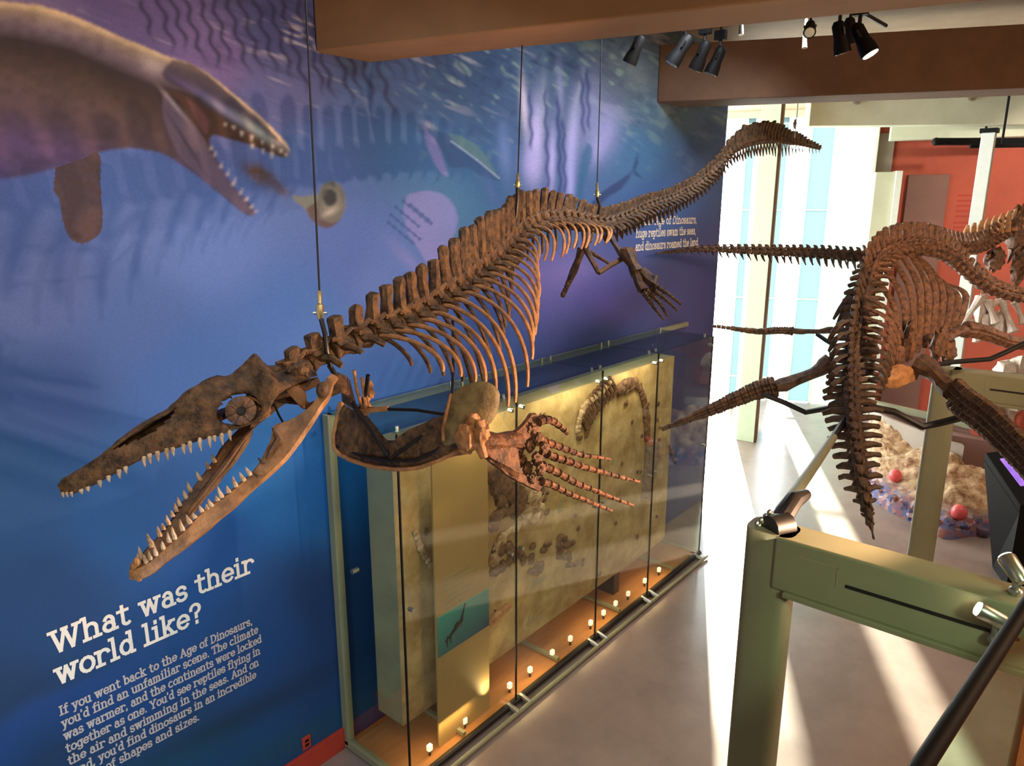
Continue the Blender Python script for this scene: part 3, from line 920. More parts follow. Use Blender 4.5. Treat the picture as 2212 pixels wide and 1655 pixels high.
WTOP = 6.6
cp = [V((-4.2, -7.2, 0)), GP + GD * 14 + GN * .3, GP + GD * -11 + GN * .3, V((-4.2, 11, 0))]
cp[1] = V((cp[1].x, -7.2, 0))
cp[2] = GP + GD * -6.5 + GN * .3
cp.insert(2, GP + GD * 14 + GN * .3)
cp = [V((-4.2, -7.2, 0)), GP + GD * 14 + GN * .3, GP + GD * -11 + GN * .3, V((-4.2, 15.7, 0))]
mb = MB()
mb.hexa([p + V((0, 0, 6.75)) for p in cp] + [p + V((0, 0, 6.95)) for p in cp])
struct(mb.build('ceiling', 'plaster', smooth=False))
edges = [(-7.6, 'clear'), (gs(1520), 'clear'), (gs(1601), 'frost'), (gs(1622), 'clear'), (gs(1640), 'frost'), (gs(1692), 'clear'), (gs(1738), 'frost'), (gs(1790), 'pale'), (gs(1874), None)]
wf = MB()
k = 0
for i in range(len(edges) - 1):
    s0, kind = edges[i]
    s1 = edges[i + 1][0]
    sub = max(1, int(round((s1 - s0) / 1.3))) if kind == 'clear' else 1
    for j in range(sub):
        a, b = s0 + (s1 - s0) * j / sub, s0 + (s1 - s0) * (j + 1) / sub
        k += 1
        w_ = MB()
        gbox(w_, a + .02, b - .02, 0.02, WTOP, .02, .035)
        pane = struct(w_.build('window_%d' % k, {'clear': 'window_glass', 'frost': 'frosted_blue', 'pale': 'frosted_glass'}[kind], smooth=False))
        fr = MB()
        gbox(fr, a - .03, a + .03, 0, WTOP, -.02, .06)
        if kind != 'pale':
            for z in (.55, 2.5, 4.55, 6.45):
                gbox(fr, a, b, z, z + .035, -.05, .06)
        f = fr.build('window_frame', 'white_paint', pane, smooth=False)
mb = MB()
gbox(mb, -7.6, 14, WTOP, 6.95, -.05, .3)
struct(mb.build('wall_far_header', 'plaster_sage', smooth=False))
mb = MB()
gbox(mb, gs(1876), 14, 0, WTOP, 0, .3)
struct(mb.build('wall_far', 'red_wall', smooth=False))
mb = MB()
gbox(mb, -11, -7.6, 0, 6.95, 0, .3)
struct(mb.build('wall_far_end', 'plaster', smooth=False))
mb = MB()
gbox(mb, gs(1870), gs(1878), 0, WTOP, -.22, .0)
struct(mb.build('trim_1', 'white_paint', smooth=False, bevel=.01))
# sage pillar standing before the windows
cA, cB = pl(1644, 957, 2, 0), pl(1588, 957, 2, 0)
c0 = V((13.55, 5.0, 0))
mb = MB()
colL = pl(1590, 950, 2, 0)
colR = pl(1628, 957, 2, 0)
colD = (colR - colL)
dv = V((.9, .30, 0)).normalized() * .9
mb.hexa([colL, colR, colR + dv, colL + dv] + [p + V((0, 0, 6.75)) for p in (colL, colR, colR + dv, colL + dv)])
pil = thing('pillar', 'tall sage green square pillar in front of the bright windows', 'pillar', tuple(colL))
mb.build('pillar_shaft', 'sage_light', pil, smooth=False, bevel=.01)
mb = MB()
e0 = colR + V((.004, -.004, 0))
mb.hexa([e0, e0 + V((.05, -.02, 0)), e0 + V((.30, .05, 0)), e0 + V((.26, .08, 0))] + [p + V((0, 0, 6.75)) for p in (e0, e0 + V((.05, -.02, 0)), e0 + V((.30, .05, 0)), e0 + V((.26, .08, 0)))])
mb.build('corner_strip', 'plaster_dark', pil, smooth=False)

# ceiling beams (the building's grid stands at an angle to the mural)


def beam(name, a, b, z, wd, z1, m, label, back):
    """a,b: two points of the front lower edge on height z; back: horizontal direction to the rear"""
    a, b = V(a), V(b)
    back = V(back).normalized() * wd
    mb = MB()
    lo = [a, b, b + back, a + back]
    mb.hexa([V((p.x, p.y, z)) for p in lo] + [V((p.x, p.y, z1)) for p in lo])
    o = mb.build(name, m, smooth=False, bevel=.012)
    return o


nb0, nb1 = V((3.34, 4.575, 0)), V((4.62, -.2, 0))
nd = (nb1 - nb0).normalized()
nb2 = nb0 + nd * 11
nback = V((-nd.y, nd.x, 0))
o = beam('ceiling_beam', nb0, nb2, 5.68, .48, 6.75, 'plaster_brown', '', (nback.x, nback.y, 0))
tag(o, 'near thick plaster ceiling beam that meets the mural above the skeleton head', 'beam')
fb0 = V((8.28, 4.575, 0))
fd = V((.4095, -.912, 0)).normalized()
fb2 = fb0 + fd * 12
o = beam('ceiling_beam', fb0, fb2, 5.86, .6, 6.5, 'plaster_dark', '', (-fd.y, fd.x, 0))
tag(o, 'far brown plaster ceiling beam crossing above the bright windows', 'beam')
h0, h1 = pl(1748, 272, 2, 6.12), pl(2212, 268, 2, 6.12)
hd = (h1 - h0).normalized()
o = beam('ceiling_beam', h0, h0 + hd * 9, 6.12, .35, 6.75, 'plaster_sage', '', (-hd.y, hd.x, 0))
tag(o, 'sage header beam with two small studs beyond the brown beam', 'beam')
g0, g1 = pl(1922, 303, 2, 6.0), pl(2212, 294, 2, 6.0)
gd_ = (g1 - g0).normalized()
o = beam('ceiling_beam', g0, g0 + gd_ * 7, 6.0, .3, 6.6, 'plaster_sage', '', (-gd_.y, gd_.x, 0))
tag(o, 'short pale sage beam over the red wall, farthest of the beams', 'beam')
for px, py, lab in ((1849, 220, 'left'), (2096, 212, 'right')):
    t_ = (pl(px, py, 2, 6.12) - V((0, 0, 0)))
    # stud on the face of the sage header
    r = ray(px, py)
    A = Matrix(((hd.x, -r.x), (hd.y, -r.y)))
    s = A.inverted() @ V((-h0.x, -h0.y))
    p = h0 + hd * s[0]
    z = CAM.z + r.z * s[1]
    nrm = V((hd.y, -hd.x, 0))
    st = thing('beam_stud', 'small round metal stud, the %s one of two on the sage header beam' % lab, 'fixing', (p.x, p.y, z), 'studs on the sage header')
    MB().tube([V((p.x, p.y, z)), V((p.x, p.y, z)) + nrm * .10], [.05, .065], 12).build('stud_head', 'steel', st)
    MB().tube([V((p.x, p.y, z)) + nrm * .10, V((p.x, p.y, z)) + nrm * .16], [.03, .02], 8).build('stud_tip', 'brass', st)

# black track rods under the far sage beam
for (x0, y0, x1, y1, z, r, lab) in ((2022, 306, 2230, 306, 5.85, .07, 'thick dark ceiling rail just below the farthest sage beam'), (2098, 316, 2230, 314, 5.7, .035, 'thin black ceiling rail above the white column')):
    a, b = pl(x0, y0, 2, z), pl(x1, y1, 2, z)
    rl = thing('ceiling_rail', lab, 'rail', tuple(a))
    MB().tube([a, b], r, 8).build('rail_tube', 'black_plastic', rl)
    MB().tube([a.lerp(b, .5), V((a.lerp(b, .5).x, a.lerp(b, .5).y, 6.75))], .02, 6).build('rail_hanger', 'black_plastic', rl)
    MB().blob(a, (r * 1.1,) * 3, 8, 6).build('rail_end_cap', 'black_plastic', rl)


# ------------------------------------------------------------------ track lights
def track_light(p, aim, sc, label, group, glow=False, z0=None):
    p = V(p)
    aim = V(aim).normalized()
    t = thing('track_spotlight', label, 'spotlight', tuple(p), group)
    zz = z0 if z0 else p.z + .16 * sc
    MB().box((p.x - .03 * sc, p.y - .05 * sc, p.z + .02 * sc), (p.x + .03 * sc, p.y + .05 * sc, p.z + .10 * sc)).build('track_adapter', 'black_plastic', t, bevel=.004)
    MB().tube([p + V((0, 0, .03 * sc)), p + V((0, 0, -.07 * sc))], .014 * sc, 8).build('swivel_stem', 'iron', t)
    q = p + V((0, 0, -.09 * sc))
    side = aim.cross(V((0, 0, 1))).normalized()
    yk = MB()
    yk.tube([q + side * .055 * sc + aim * .05 * sc, q + side * .06 * sc, q, q - side * .06 * sc, q - side * .055 * sc + aim * .05 * sc], .009 * sc, 6)
    yk.build('yoke', 'iron', t)
    a = q - aim * .06 * sc
    MB().tube([a, a + aim * .03 * sc, a + aim * .13 * sc, a + aim * .18 * sc, a + aim * .24 * sc], [.03 * sc, .05 * sc, .05 * sc, .062 * sc, .066 * sc], 14).build('lamp_housing', 'black_plastic', t)
    MB().tube([a + aim * .238 * sc, a + aim * .246 * sc], [.056 * sc, .05 * sc], 14).build('lamp_lens', 'lamp_glow' if glow else 'steel', t)
    return t


zt = 6.30
tl = [((1381, 68), 5.9, (-.1, .5, -1), 0.95, 'leftmost of the black track spotlights under the ceiling, against the mural'),
      ((1482, 66), 6.0, (-.3, .6, -1), 1.05, 'first black spotlight from the left on the short thin track'),
      ((1523, 80), 6.2, (.1, .5, -1), 1.0, 'middle black spotlight of three on the short thin track'),
      ((1556, 92), 6.4, (-.1, .4, -1), 1.0, 'last black spotlight on the short thin track, before the brown beam'),
      ((1752, 36), 5.4, (-.6, -.2, -.4), 0.7, 'small dark spotlight half hidden by the near beam'),
      ((1815, 36), 5.6, (.25, -.2, -1), 1.0, 'black spotlight beside the lit one, left of the pair by the pipe'),
      ((1838, 30), 6.3, (.3, -.1, -1), 0.9, 'black spotlight tucked between the dark one and the lit one'),
      ((1858, 40), 5.6, (.25, -.5, -.8), 1.1, 'black spotlight with its warm lens glowing under the ceiling')]
for i, ((x, y), d, aim, sc, lab) in enumerate(tl):
    p = D(x, y, d)
    if i == 7:
        aim = (.05, -.42, -.7)
    tlo = track_light(p, aim, sc, lab, None, glow=(i == 7))
    dr = MB()
    dr.tube([p + V((0, 0, .09 * sc)), V((p.x, p.y, 6.75))], .012, 6)
    dr.build('drop_rod', 'iron', tlo)
tk = thing('lighting_track', 'thin black track carrying three spotlights toward the brown beam', 'lighting track', tuple(D(1480, 58, 6.0)))
MB().tube([D(1425, 22, 5.6) + V((0, 0, .12)), D(1482, 50, 6.0) + V((0, 0, .10)), D(1575, 84, 6.5) + V((0, 0, .12))], .014, 6).build('track_bar', 'iron', tk)
tk = thing('lighting_track', 'slanting black pipe beside the glowing spotlight', 'lighting track', tuple(D(1860, 26, 5.6)))
MB().tube([D(1740, 30, 5.4) + V((0, 0, .03)), D(1800, 24, 5.5) + V((0, 0, .1)), D(1860, 26, 5.6), D(1914, 56, 5.9)], .016, 6).build('track_bar', 'iron', tk)
# small hangers between the beams
for px, py0, py1, lab in ((1601, 48, 75, 'small grey eye bolt hanging under the ceiling between the beams'), (1738, 82, 104, 'pale cylindrical sensor on top edge of the brown beam')):
    a = D(px, py0, 7.0)
    b = D(px, py1, 7.0)
    s = thing('ceiling_fixing', lab, 'fixing', tuple(a))
    MB().tube([a + V((0, 0, .3)), a, b], [.008, .02, .026], 8).build('fixing_body', 'plaster_light' if px > 1700 else 'steel', s)

# ------------------------------------------------------------------ items on the far red wall
fx = thing('display_cabinet', 'tall beige cabinet with a bright edge against the red wall', 'cabinet', tuple(GP + GD * gs(1900)))
mb = MB()
gbox(mb, gs(1898) - .3, gs(1938) - .3, 0, 5.35, -.9, -.25)
mb.build('cabinet_body', 'plaster_sage', fx, smooth=False, bevel=.01)
mb = MB()
gbox(mb, gs(1938) - .3, gs(1952) - .3, 0, 5.37, -.95, -.35)
mb.build('cabinet_edge_strip', 'white_paint', fx, smooth=False, bevel=.01)
fx = thing('wall_panel', 'dull mauve tall panel between the beige cabinet and the orange wall', 'panel', tuple(GP + GD * gs(1990)))
mb = MB()
gbox(mb, gs(1952), gs(2040), 0, 5.32, -.10, -.01)
mb.build('panel_board', 'mauve_wall', fx, smooth=False, bevel=.01)
fx = thing('wall_panel', 'narrow grey-brown wall panel right beside the white window frame', 'panel', tuple(GP + GD * gs(1886)))
mb = MB()
gbox(mb, gs(1880), gs(1914), 0, 6.2, -.06, -.01)
mb.build('panel_board', 'grey_wall', fx, smooth=False)
mb = MB()
for z in (4.86, 4.75, 4.64, 4.53, 4.42, 4.28, 4.18):
    gbox(mb, gs(2066), gs(2066) + .42 + .1 * math.sin(z * 50), z, z + .035, -.012, -.002)
tag(mb.build('wall_text_lines', 'red_paint', smooth=False), 'faint lines of small dark text on the orange-red wall', 'wall text')
wc = thing('light_column', 'slim white upright column in front of the orange-red wall', 'column', tuple(D(2106, 500, 14.5)))
ca_, cb_ = D(2130, 318, 13.5), D(2098, 540, 13.5)
p0 = pl(2114, 430, 0, 15.0)
mb = MB()
mb.box((15.0, p0.y - .10, 0), (15.2, p0.y + .10, 5.85))
mb.build('column_body', 'white_paint', wc, smooth=False, bevel=.01)
mb = MB()
mb.box((14.97, p0.y - .13, 5.85), (15.23, p0.y + .13, 5.92))
mb.build('column_cap', 'black_plastic', wc, smooth=False)

# ------------------------------------------------------------------ glass case with the fossil slab
CX0, CX1, CY0, CY1, CH = 3.22, 8.46, 3.73, 4.56, 3.04
JX = [3.22, 4.56, 5.91, 7.05, 8.46]
case = thing('glass_case', 'long tall glass display case standing along the blue mural', 'display case', (CX0, CY0, 0))
for i in range(4):
    MB().box((JX[i] + .006, CY0, .09), (JX[i + 1] - .006, CY0 + .012, CH)).build('front_pane', 'case_glass', case, smooth=False)
    MB().box((JX[i] + .006, CY0 + .012, CH), (JX[i + 1] - .006, CY1 - .04, CH + .012)).build('top_pane', 'case_top_glass', case, smooth=False)
MB().box((CX0 - .006, CY0, .09), (CX0 + .006, CY1 - .05, CH)).build('end_pane', 'case_glass', case, smooth=False)
MB().box((CX1 - .006, CY0, .09), (CX1 + .006, CY1 - .05, CH)).build('end_pane', 'case_glass', case, smooth=False)
for x in JX:                       # dark silicone joints
    MB().box((x - .006, CY0 - .002, .06), (x + .006, CY0 + .014, CH)).build('joint_seal', 'cord_black', case, smooth=False)
MB().bar((CX0, CY1 - .02, CH - .03), (CX1 + .9, CY1 - .02, CH - .03), .05, .06).build('wall_rail', 'paint_sage', case, smooth=False)
MB().box((CX0 - .03, CY1 - .06, .04), (CX0 + .04, CY1 + .015, CH)).build('corner_post', 'paint_sage', case, smooth=False, bevel=.006)
MB().tube([(CX0 - .05, CY0 + .02, .05), (CX1 + .05, CY0 + .02, .05)], .035, 10).build('bottom_rail', 'iron', case, label='dark metal bottom rail')
MB().tube([(CX0 - .05, CY0 - .09, .035), (CX1 + .05, CY0 - .09, .035)], .022, 10).build('floor_rail', 'paint_sage', case)
MB().bar((CX0, CY0, .05), (CX0, CY1, .05), .06, .06).build('end_rail', 'paint_sage', case, smooth=False)
MB().bar((CX1, CY0, .05), (CX1, CY1, .05), .06, .06).build('end_rail', 'paint_sage', case, smooth=False)
MB().box((CX0 + .03, CY0 + .05, .0), (CX1 - .03, CY1 - .02, .06)).build('floor_tray', 'tray_wood', case, smooth=False)
for x in JX:
    for s in (-.09, .09):
        if CX0 <= x + s <= CX1:
            MB().tube([(x + s, CY0 - .10, .04), (x + s, CY0 + .03, .07)], .026, 8).build('rail_bracket', 'steel', case)
for x in JX:
    for s in (-.075, .075):
        if not CX0 - .01 <= x + s <= CX1 + .01:
            continue
        for q0, q1, r0, r1 in (((x + s, CY0 - .018, CH - .10), (x + s, CY0 + .03, CH - .10), .018, .018), ((x + s, CY0 + .09, CH - .01), (x + s, CY0 + .09, CH + .03), .018, .016),
                               ((x + s, CY1 - .12, CH - .01), (x + s, CY1 - .12, CH + .05), .016, .013), ((x + s, CY0 - .018, 1.62), (x + s, CY0 + .03, 1.62), .018, .018)):
            MB().tube([q0, q1], [r0, r1], 10).build('glass_clamp', 'steel', case)
MB().tube([(CX0 - .03, CY1 - .25, 1.78), (CX0 + .03, CY1 - .25, 1.78)], .022, 8).build('glass_clamp', 'steel', case)
for x in (3.9, 5.3, 6.5, 7.8):
    MB().bar((x, CY0 + .05, .10), (x, CY1 - .05, .10), .035, .035).build('cross_rail', 'paint_sage', case, smooth=False)

# the stone slab
slab = thing('fossil_slab', 'thick tan stone slab with embedded bones standing inside the glass case', 'fossil', (3.42, 4.0, .35))
SX0, SX1, SZ0, SZ1, SY = 3.40, 7.98, .37, 2.83, 4.0
mb = MB()
nxx, nzz = 70, 36
gv = []
for i in range(nxx + 1):
    for j in range(nzz + 1):
        x = SX0 + (SX1 - SX0) * i / nxx
        z = SZ0 + (SZ1 - SZ0) * j / nzz
        e = min(i, nxx - i, j, nzz - j)
        y = SY + .02 * noise.noise(V((x * 2.2, 0, z * 2.2))) + .012 * noise.noise(V((x * 7, 3, z * 7))) if e else SY + .012
        gv.append((x, y, z))
mb.add(gv, [(i * (nzz + 1) + j, (i + 1) * (nzz + 1) + j, (i + 1) * (nzz + 1) + j + 1, i * (nzz + 1) + j + 1) for i in range(nxx) for j in range(nzz)])
mb.build('slab_face', 'stone_slab', slab)
MB().box((SX0, SY + .012, SZ0), (SX1, SY + .33, SZ1)).build('slab_body', 'stone_side', slab, smooth=False, bevel=.006)
mb = MB()
mb.box((SX0 + .13, SY + .10, SZ0 + .02), (SX0 + .135, SY + .12, SZ1))
for x in (4.2, 6.8):
    mb.box((x, SY + .05, .06), (x + .12, SY + .28, SZ0))
mb.build('slab_support', 'iron', slab)


def onslab(px, py, off=0.0):
    p = pl(px, py, 1, SY - .012)
    return V((p.x, SY - .012 - off, p.z))


def relief_row(name, pts, n, r0, r1, m, flat=.6, var=.3, parent=None, long=1.0, ang=None):
    mb = MB()
    for i, q in enumerate(cr_path([(a, b, 0) for a, b in pts], n)):
        p = onslab(q[0], q[1])
        r = r0 + (r1 - r0) * i / max(1, n - 1)
        r *= 1 + var * (random.random() - .5)
        if parent is None:
            parent = slab
        M = Matrix.Rotation(random.random() * 6 if ang is None else ang, 3, 'Y')
        mb.blob(p, (r * long, r * flat, r), 8, 6, M, .35, 2.5)
    return mb.build(name, m, parent)


relief_row('embedded_backbone', [(1352, 845), (1368, 832), (1382, 840), (1392, 870), (1397, 905), (1398, 945)], 16, .055, .06, 'fossil')
relief_row('embedded_backbone', [(1340, 842), (1352, 830), (1372, 826)], 8, .08, .06, 'fossil')
mb = MB()
for i, q in enumerate(cr_path([(1256, 925, 0), (1266, 895, 0), (1280, 870, 0), (1300, 850, 0), (1316, 838, 0)], 11)):
    a = onslab(q[0], q[1] - 22)
    b = onslab(q[0] + 14, q[1] + 2)
    c = onslab(q[0] + 10, q[1] + 22)
    mb.tube([a, b, c], [.028, .03, .02], 6)
mb.build('embedded_rib_row', 'fossil', slab)
relief_row('embedded_backbone', [(1248, 930), (1252, 905), (1262, 880), (1280, 862), (1305, 840), (1322, 820)], 18, .04, .05, 'fossil_pale')
mb = MB()
for pts in ([(1400, 950), (1399, 985), (1393, 1040), (1388, 1075)],):
    q = [onslab(a, b, .01) for a, b in pts]
    mb.tube(q, [.13, .15, .11, .07], 10, flat=.4)
mb.build('embedded_long_bone', 'fossil_grey', slab)
relief_row('embedded_bone_heap', [(1070, 1000), (1100, 1015), (1130, 1040), (1150, 1080), (1130, 1110)], 26, .085, .07, 'fossil_pale', var=.8)
relief_row('embedded_bone_heap', [(1068, 1030), (1080, 1075), (1110, 1060), (1160, 1050), (1172, 1078)], 24, .07, .06, 'fossil', var=.9)
relief_row('embedded_bone_heap', [(1062, 1010), (1090, 1045), (1120, 1060), (1110, 1100), (1076, 1110), (1064, 1140)], 40, .06, .05, 'fossil', flat=.8, var=1.2, long=1.5)
relief_row('embedded_bone_heap', [(1075, 990), (1110, 1030), (1140, 1062), (1165, 1100), (1150, 1120)], 34, .05, .05, 'fossil_pale', flat=.9, var=1.2, long=1.4)
relief_row('embedded_bone_heap', [(1066, 1195), (1090, 1180), (1110, 1200), (1088, 1222), (1068, 1235)], 24, .05, .04, 'fossil', flat=.8, var=1.0, long=1.3)
relief_row('embedded_backbone', [(1066, 1215), (1075, 1180), (1098, 1150), (1130, 1130), (1150, 1095), (1168, 1072)], 26, .055, .06, 'fossil_pale', var=.5)
for x0, x1, y0, y1, kk in ((1118, 1138, 1190, 1218, 6), (1145, 1172, 1178, 1245, 14), (1175, 1245, 1160, 1222, 26)):
    mb = MB()
    for i in range(kk):
        mb.blob(onslab(x0 + (x1 - x0) * random.random(), y0 + (y1 - y0) * random.random() - (x0 - 1118) * .0), (.05, .02, .035), 7, 5, None, .4)
    mb.build('embedded_plate_patch', 'fossil', slab)
relief_row('embedded_backbone', [(898, 1150), (905, 1172), (915, 1195), (930, 1222)], 8, .035, .03, 'fossil_pale')
relief_row('embedded_backbone', [(1448, 965), (1453, 985), (1460, 1000)], 5, .03, .03, 'fossil')
mb = MB()
for i in range(60):
    a = onslab(900 + random.random() * 540, 820 + random.random() * 420)
    if a.x < SX1 - .1 and a.x > SX0 + .1 and SZ0 + .1 < a.z < SZ1 - .1:
        mb.blob(a, (.02 + .03 * random.random(), .012, .02 + .02 * random.random()), 6, 5, None, .4)
o = mb.build('embedded_fragments', 'fossil', slab)
o['kind'] = 'stuff'
# loose jaw-like bone held out from the slab
jb = thing('mounted_bone', 'small reddish-brown jaw bone mounted on the slab beside the teal picture', 'fossil', tuple(onslab(1075, 1320, .06)))
mb = MB()
mb.tube([onslab(1048, 1345, .05), onslab(1062, 1325, .07), onslab(1080, 1310, .07), onslab(1094, 1302, .05)], [.03, .045, .035, .02], 8)
mb.blob(onslab(1088, 1306, .05), (.05, .03, .03), 8, 6, None, .4)
mb.build('jaw_bone', 'bone_warm_lit', jb)
MB().tube([onslab(1070, 1320, .04), onslab(1070, 1320, -.03)], .01, 6).build('mount_pin', 'iron', jb)

# interpretive panel
ip = thing('interpretive_panel', 'plain tan upright text panel with a teal picture inside the glass case', 'panel', (3.62, 3.86, 0.06))
IY = 3.86
x0, x1 = pl(941, 1300, 1, IY).x, pl(1056, 1300, 1, IY).x
MB().box((x0, IY, .06), (x1, IY + .02, 2.66)).build('panel_board', 'panel_tan', ip, smooth=False, bevel=.003)
za, zb = pl(941, 1425, 1, IY).z, pl(941, 1338, 1, IY).z
pic = bpy.data.materials.new('teal_picture')
pic.use_nodes = True
nt = pic.node_tree
bs = nt.nodes['Principled BSDF']
tc = nt.nodes.new('ShaderNodeTexCoord')
sp = nt.nodes.new('ShaderNodeSeparateXYZ')
cr = nt.nodes.new('ShaderNodeValToRGB')
nt.links.new(tc.outputs['Generated'], sp.inputs[0])
ad = nt.nodes.new('ShaderNodeMath')
ad.operation = 'MULTIPLY_ADD'
ad.inputs[1].default_value = -.55
nt.links.new(sp.outputs[0], ad.inputs[0])
nt.links.new(sp.outputs[2], ad.inputs[2])
mr = nt.nodes.new('ShaderNodeMapRange')
mr.inputs[1].default_value = -.55
nt.links.new(ad.outputs[0], mr.inputs[0])
nt.links.new(mr.outputs[0], cr.inputs[0])
cr.color_ramp.elements[0].color = srgb(14, 60, 104)
cr.color_ramp.elements[1].color = srgb(60, 170, 160)
bs.inputs['Roughness'].default_value = .4
nt.links.new(cr.outputs[0], bs.inputs['Base Color'])
MATS['teal_picture'] = pic
MB().box((x0 + .01, IY - .006, za), (x1 - .005, IY, zb)).build('sea_picture', 'teal_picture', ip, smooth=False, label='teal underwater picture with a dark swimming silhouette')
mb = MB()
w_, h_ = x1 - x0, zb - za
Q = lambda a, b: V((x0 + a * w_, IY - .008, za + b * h_))
mb.tube([Q(.14, .30), Q(.30, .46), Q(.36, .56), Q(.44, .60), Q(.48, .80), Q(.52, .98)], [.006, .018, .026, .018, .007, .008], 6)
mb.tube([Q(.18, .40), Q(.17, .14)], [.010, .003], 5)
mb.tube([Q(.24, .40), Q(.24, .2)], [.010, .003], 5)
mb.tube([Q(.40, .56), Q(.46, .42)], [.010, .003], 5)
mb.build('swimming_silhouette', 'cord_black', ip)
mb = MB()
for k in range(9):
    z = 1.62 - k * .055
    mb.box((x0 + .16 * w_, IY - .003, z), (x0 + (.62 + .16 * math.sin(k * 2.1)) * w_, IY, z + .016))
mb.build('small_print', 'stone_side', ip, smooth=False)

# row of small block lamps on the tray
pks = [(928, 1616), (1004, 1590), (1101, 1480), (1145, 1445), (1193, 1408), (1232, 1376), (1276, 1340), (1304, 1319), (1330, 1302), (1357, 1281), (1393, 1252), (1424, 1223)]
words = ['first', 'second', 'third', 'fourth', 'fifth', 'sixth', 'seventh', 'eighth', 'ninth', 'tenth', 'eleventh', 'twelfth']
for i, (px, py) in enumerate(pks):
    p = pl(px, py, 2, .12)
    p.y = 3.865
    p = V((pl(px, py, 1, 3.865).x, 3.865, .06))
    t = thing('case_lamp', 'tiny white block lamp on the case floor, %s from the near end' % words[i], 'lamp', tuple(p), 'block lamps along the case floor')
    MB().tube([p, p + V((0, 0, .05))], .012, 8).build('lamp_foot', 'iron', t)
    MB().box((p.x - .022, p.y - .018, p.z + .05), (p.x + .022, p.y + .018, p.z + .105)).build('lamp_block', 'puck_glow', t, smooth=False, bevel=.004)
light('SPOT', 'case_up_light', (4.25, 3.80, .25), 14, (1.0, .72, .40), (4.6, 4.0, 1.6), .05, spot_size=R(110), spot_blend=.8)
for x in (4.3, 5.6, 6.9):
    light('AREA', 'case_strip_light', (x, 3.80, 2.98), 7.0, (1.0, .80, .50), (x, 3.98, 0), .9, size_y=.06)
for x in (3.7, 4.9, 6.1, 7.3):
    light('AREA', 'case_floor_light', (x, 3.80, .30), 2.2, (1.0, .62, .28), (x, 3.86, 0), .7, size_y=.04)

# ------------------------------------------------------------------ the big hanging marine lizard skeleton
mos = thing('marine_lizard_skeleton', 'large brown marine reptile skeleton with open toothy jaws hanging in front of the mural', 'skeleton', tuple(D(1010, 960, 3.35)))

# --- skull: lofted shell with orbit and nostril openings
T0, T1 = D(126, 1052, 2.70), D(672, 803, 3.12)
ax = (T1 - T0)
SL = ax.length
ax.normalize()
lat = V((0, 0, 1)).cross(ax).normalized()       # towards the wall
if lat.y < 0:
    lat = -lat
upv = ax.cross(lat).normalized()
if upv.z < 0:
    upv = -upv


def on_skull(px, py, off):
    """meet the plane lateral=off (negative = near side) -> (s, height)"""
    n = lat
    o_ = T0 + lat * off
    r = ray(px, py)
    t = (o_ - CAM).dot(n) / r.dot(n)
    q = CAM + r * t - T0
    return q.dot(ax), q.dot(upv)


wprof = [(0, .012), (.04, .038), (.15, .052), (.35, .075), (.55, .105), (.68, .135), (.78, .155), (.86, .150), (.92, .125), (1.0, .10)]


def W(s):
    return float(np.interp(s / SL, [a for a, b in wprof], [b for a, b in wprof]))


topc = [(126, 1046), (134, 1034), (147, 1028), (190, 1002), (232, 972), (270, 941), (308, 914), (335, 900), (362, 884), (380, 868), (399, 849), (425, 832), (453, 815), (470, 811), (486, 814), (505, 809), (525, 789), (538, 772), (548, 763), (556, 766), (563, 776), (569, 790), (580, 793), (609, 791), (640, 788), (672, 792)]
botc = [(128, 1062), (133, 1068), (160, 1067), (196, 1053), (236, 1031), (290, 1003), (326, 985), (380, 970), (435, 952), (475, 943), (507, 931), (540, 920), (566, 910), (582, 896), (588, 876), (600, 858), (620, 842), (645, 830), (672, 818)]
tp_ = sorted(on_skull(x, y, 0) for x, y in topc)
bp_ = []
for x, y in botc:
    s, h = on_skull(x, y, -.08)
    for _ in range(3):
        s, h = on_skull(x, y, -W(s))
    bp_.append((s, h))
bp_.sort()
NS, NR = 170, 52
prof = [(0, 1.0), (.18, .985), (.40, .93), (.60, .80), (.76, .62), (.88, .42), (.97, .22), (1.0, .08), (.93, 0.0), (.80, .03), (.62, .16), (.4, .22), (0, .24)]
half = []
# arc-length resample of the half profile
pa = np.array(prof)
sg = np.concatenate([[0], np.cumsum(np.linalg.norm(np.diff(pa, axis=0), axis=1))])
for k in range(NR // 2 + 1):
    q = sg[-1] * k / (NR // 2)
    half.append((np.interp(q, sg, pa[:, 0]), np.interp(q, sg, pa[:, 1])))
ringp = [(-a, b) for a, b in half] + [(a, b) for a, b in half[1:-1][::-1]]
NR = len(ringp)
mb = MB()
hmap = {}
for i in range(NS + 1):
    s = SL * (i / NS) ** 1.0
    top = float(np.interp(s, [a for a, b in tp_], [b for a, b in tp_]))
    bot = float(np.interp(s, [a for a, b in bp_], [b for a, b in bp_]))
    w0 = W(s)
    hmap[i] = (top, bot, w0)
    # the parietal crest is narrow: pinch the top where it spikes
    for a, b in ringp:
        crest = max(0.0, math.exp(-((s / SL - .79) / .05) ** 2))
        aa = a * (1 - crest * .8 * max(0, b - .55) / .45)
        p = T0 + ax * s + lat * (aa * w0) + upv * (bot + (top - bot) * b)
        n = noise.noise(p * 9) * .007 + noise.noise(p * 24) * .005 + noise.noise(V((p.x * 12, p.y * 12, p.z * 60))) * .003
        if i > NS * .15:
            p = p + (lat * (1 if a > 0 else -1) * n + upv * n * .5)
        mb.v.append(tuple(p))
eye_s, eye_h = on_skull(520, 890, -.145)
nos = [on_skull(x, y, -.045) for x, y in ((236, 974), (388, 900))]
hole_top = [on_skull(x, y, -.11) for x, y in ((600, 812), (650, 812))]
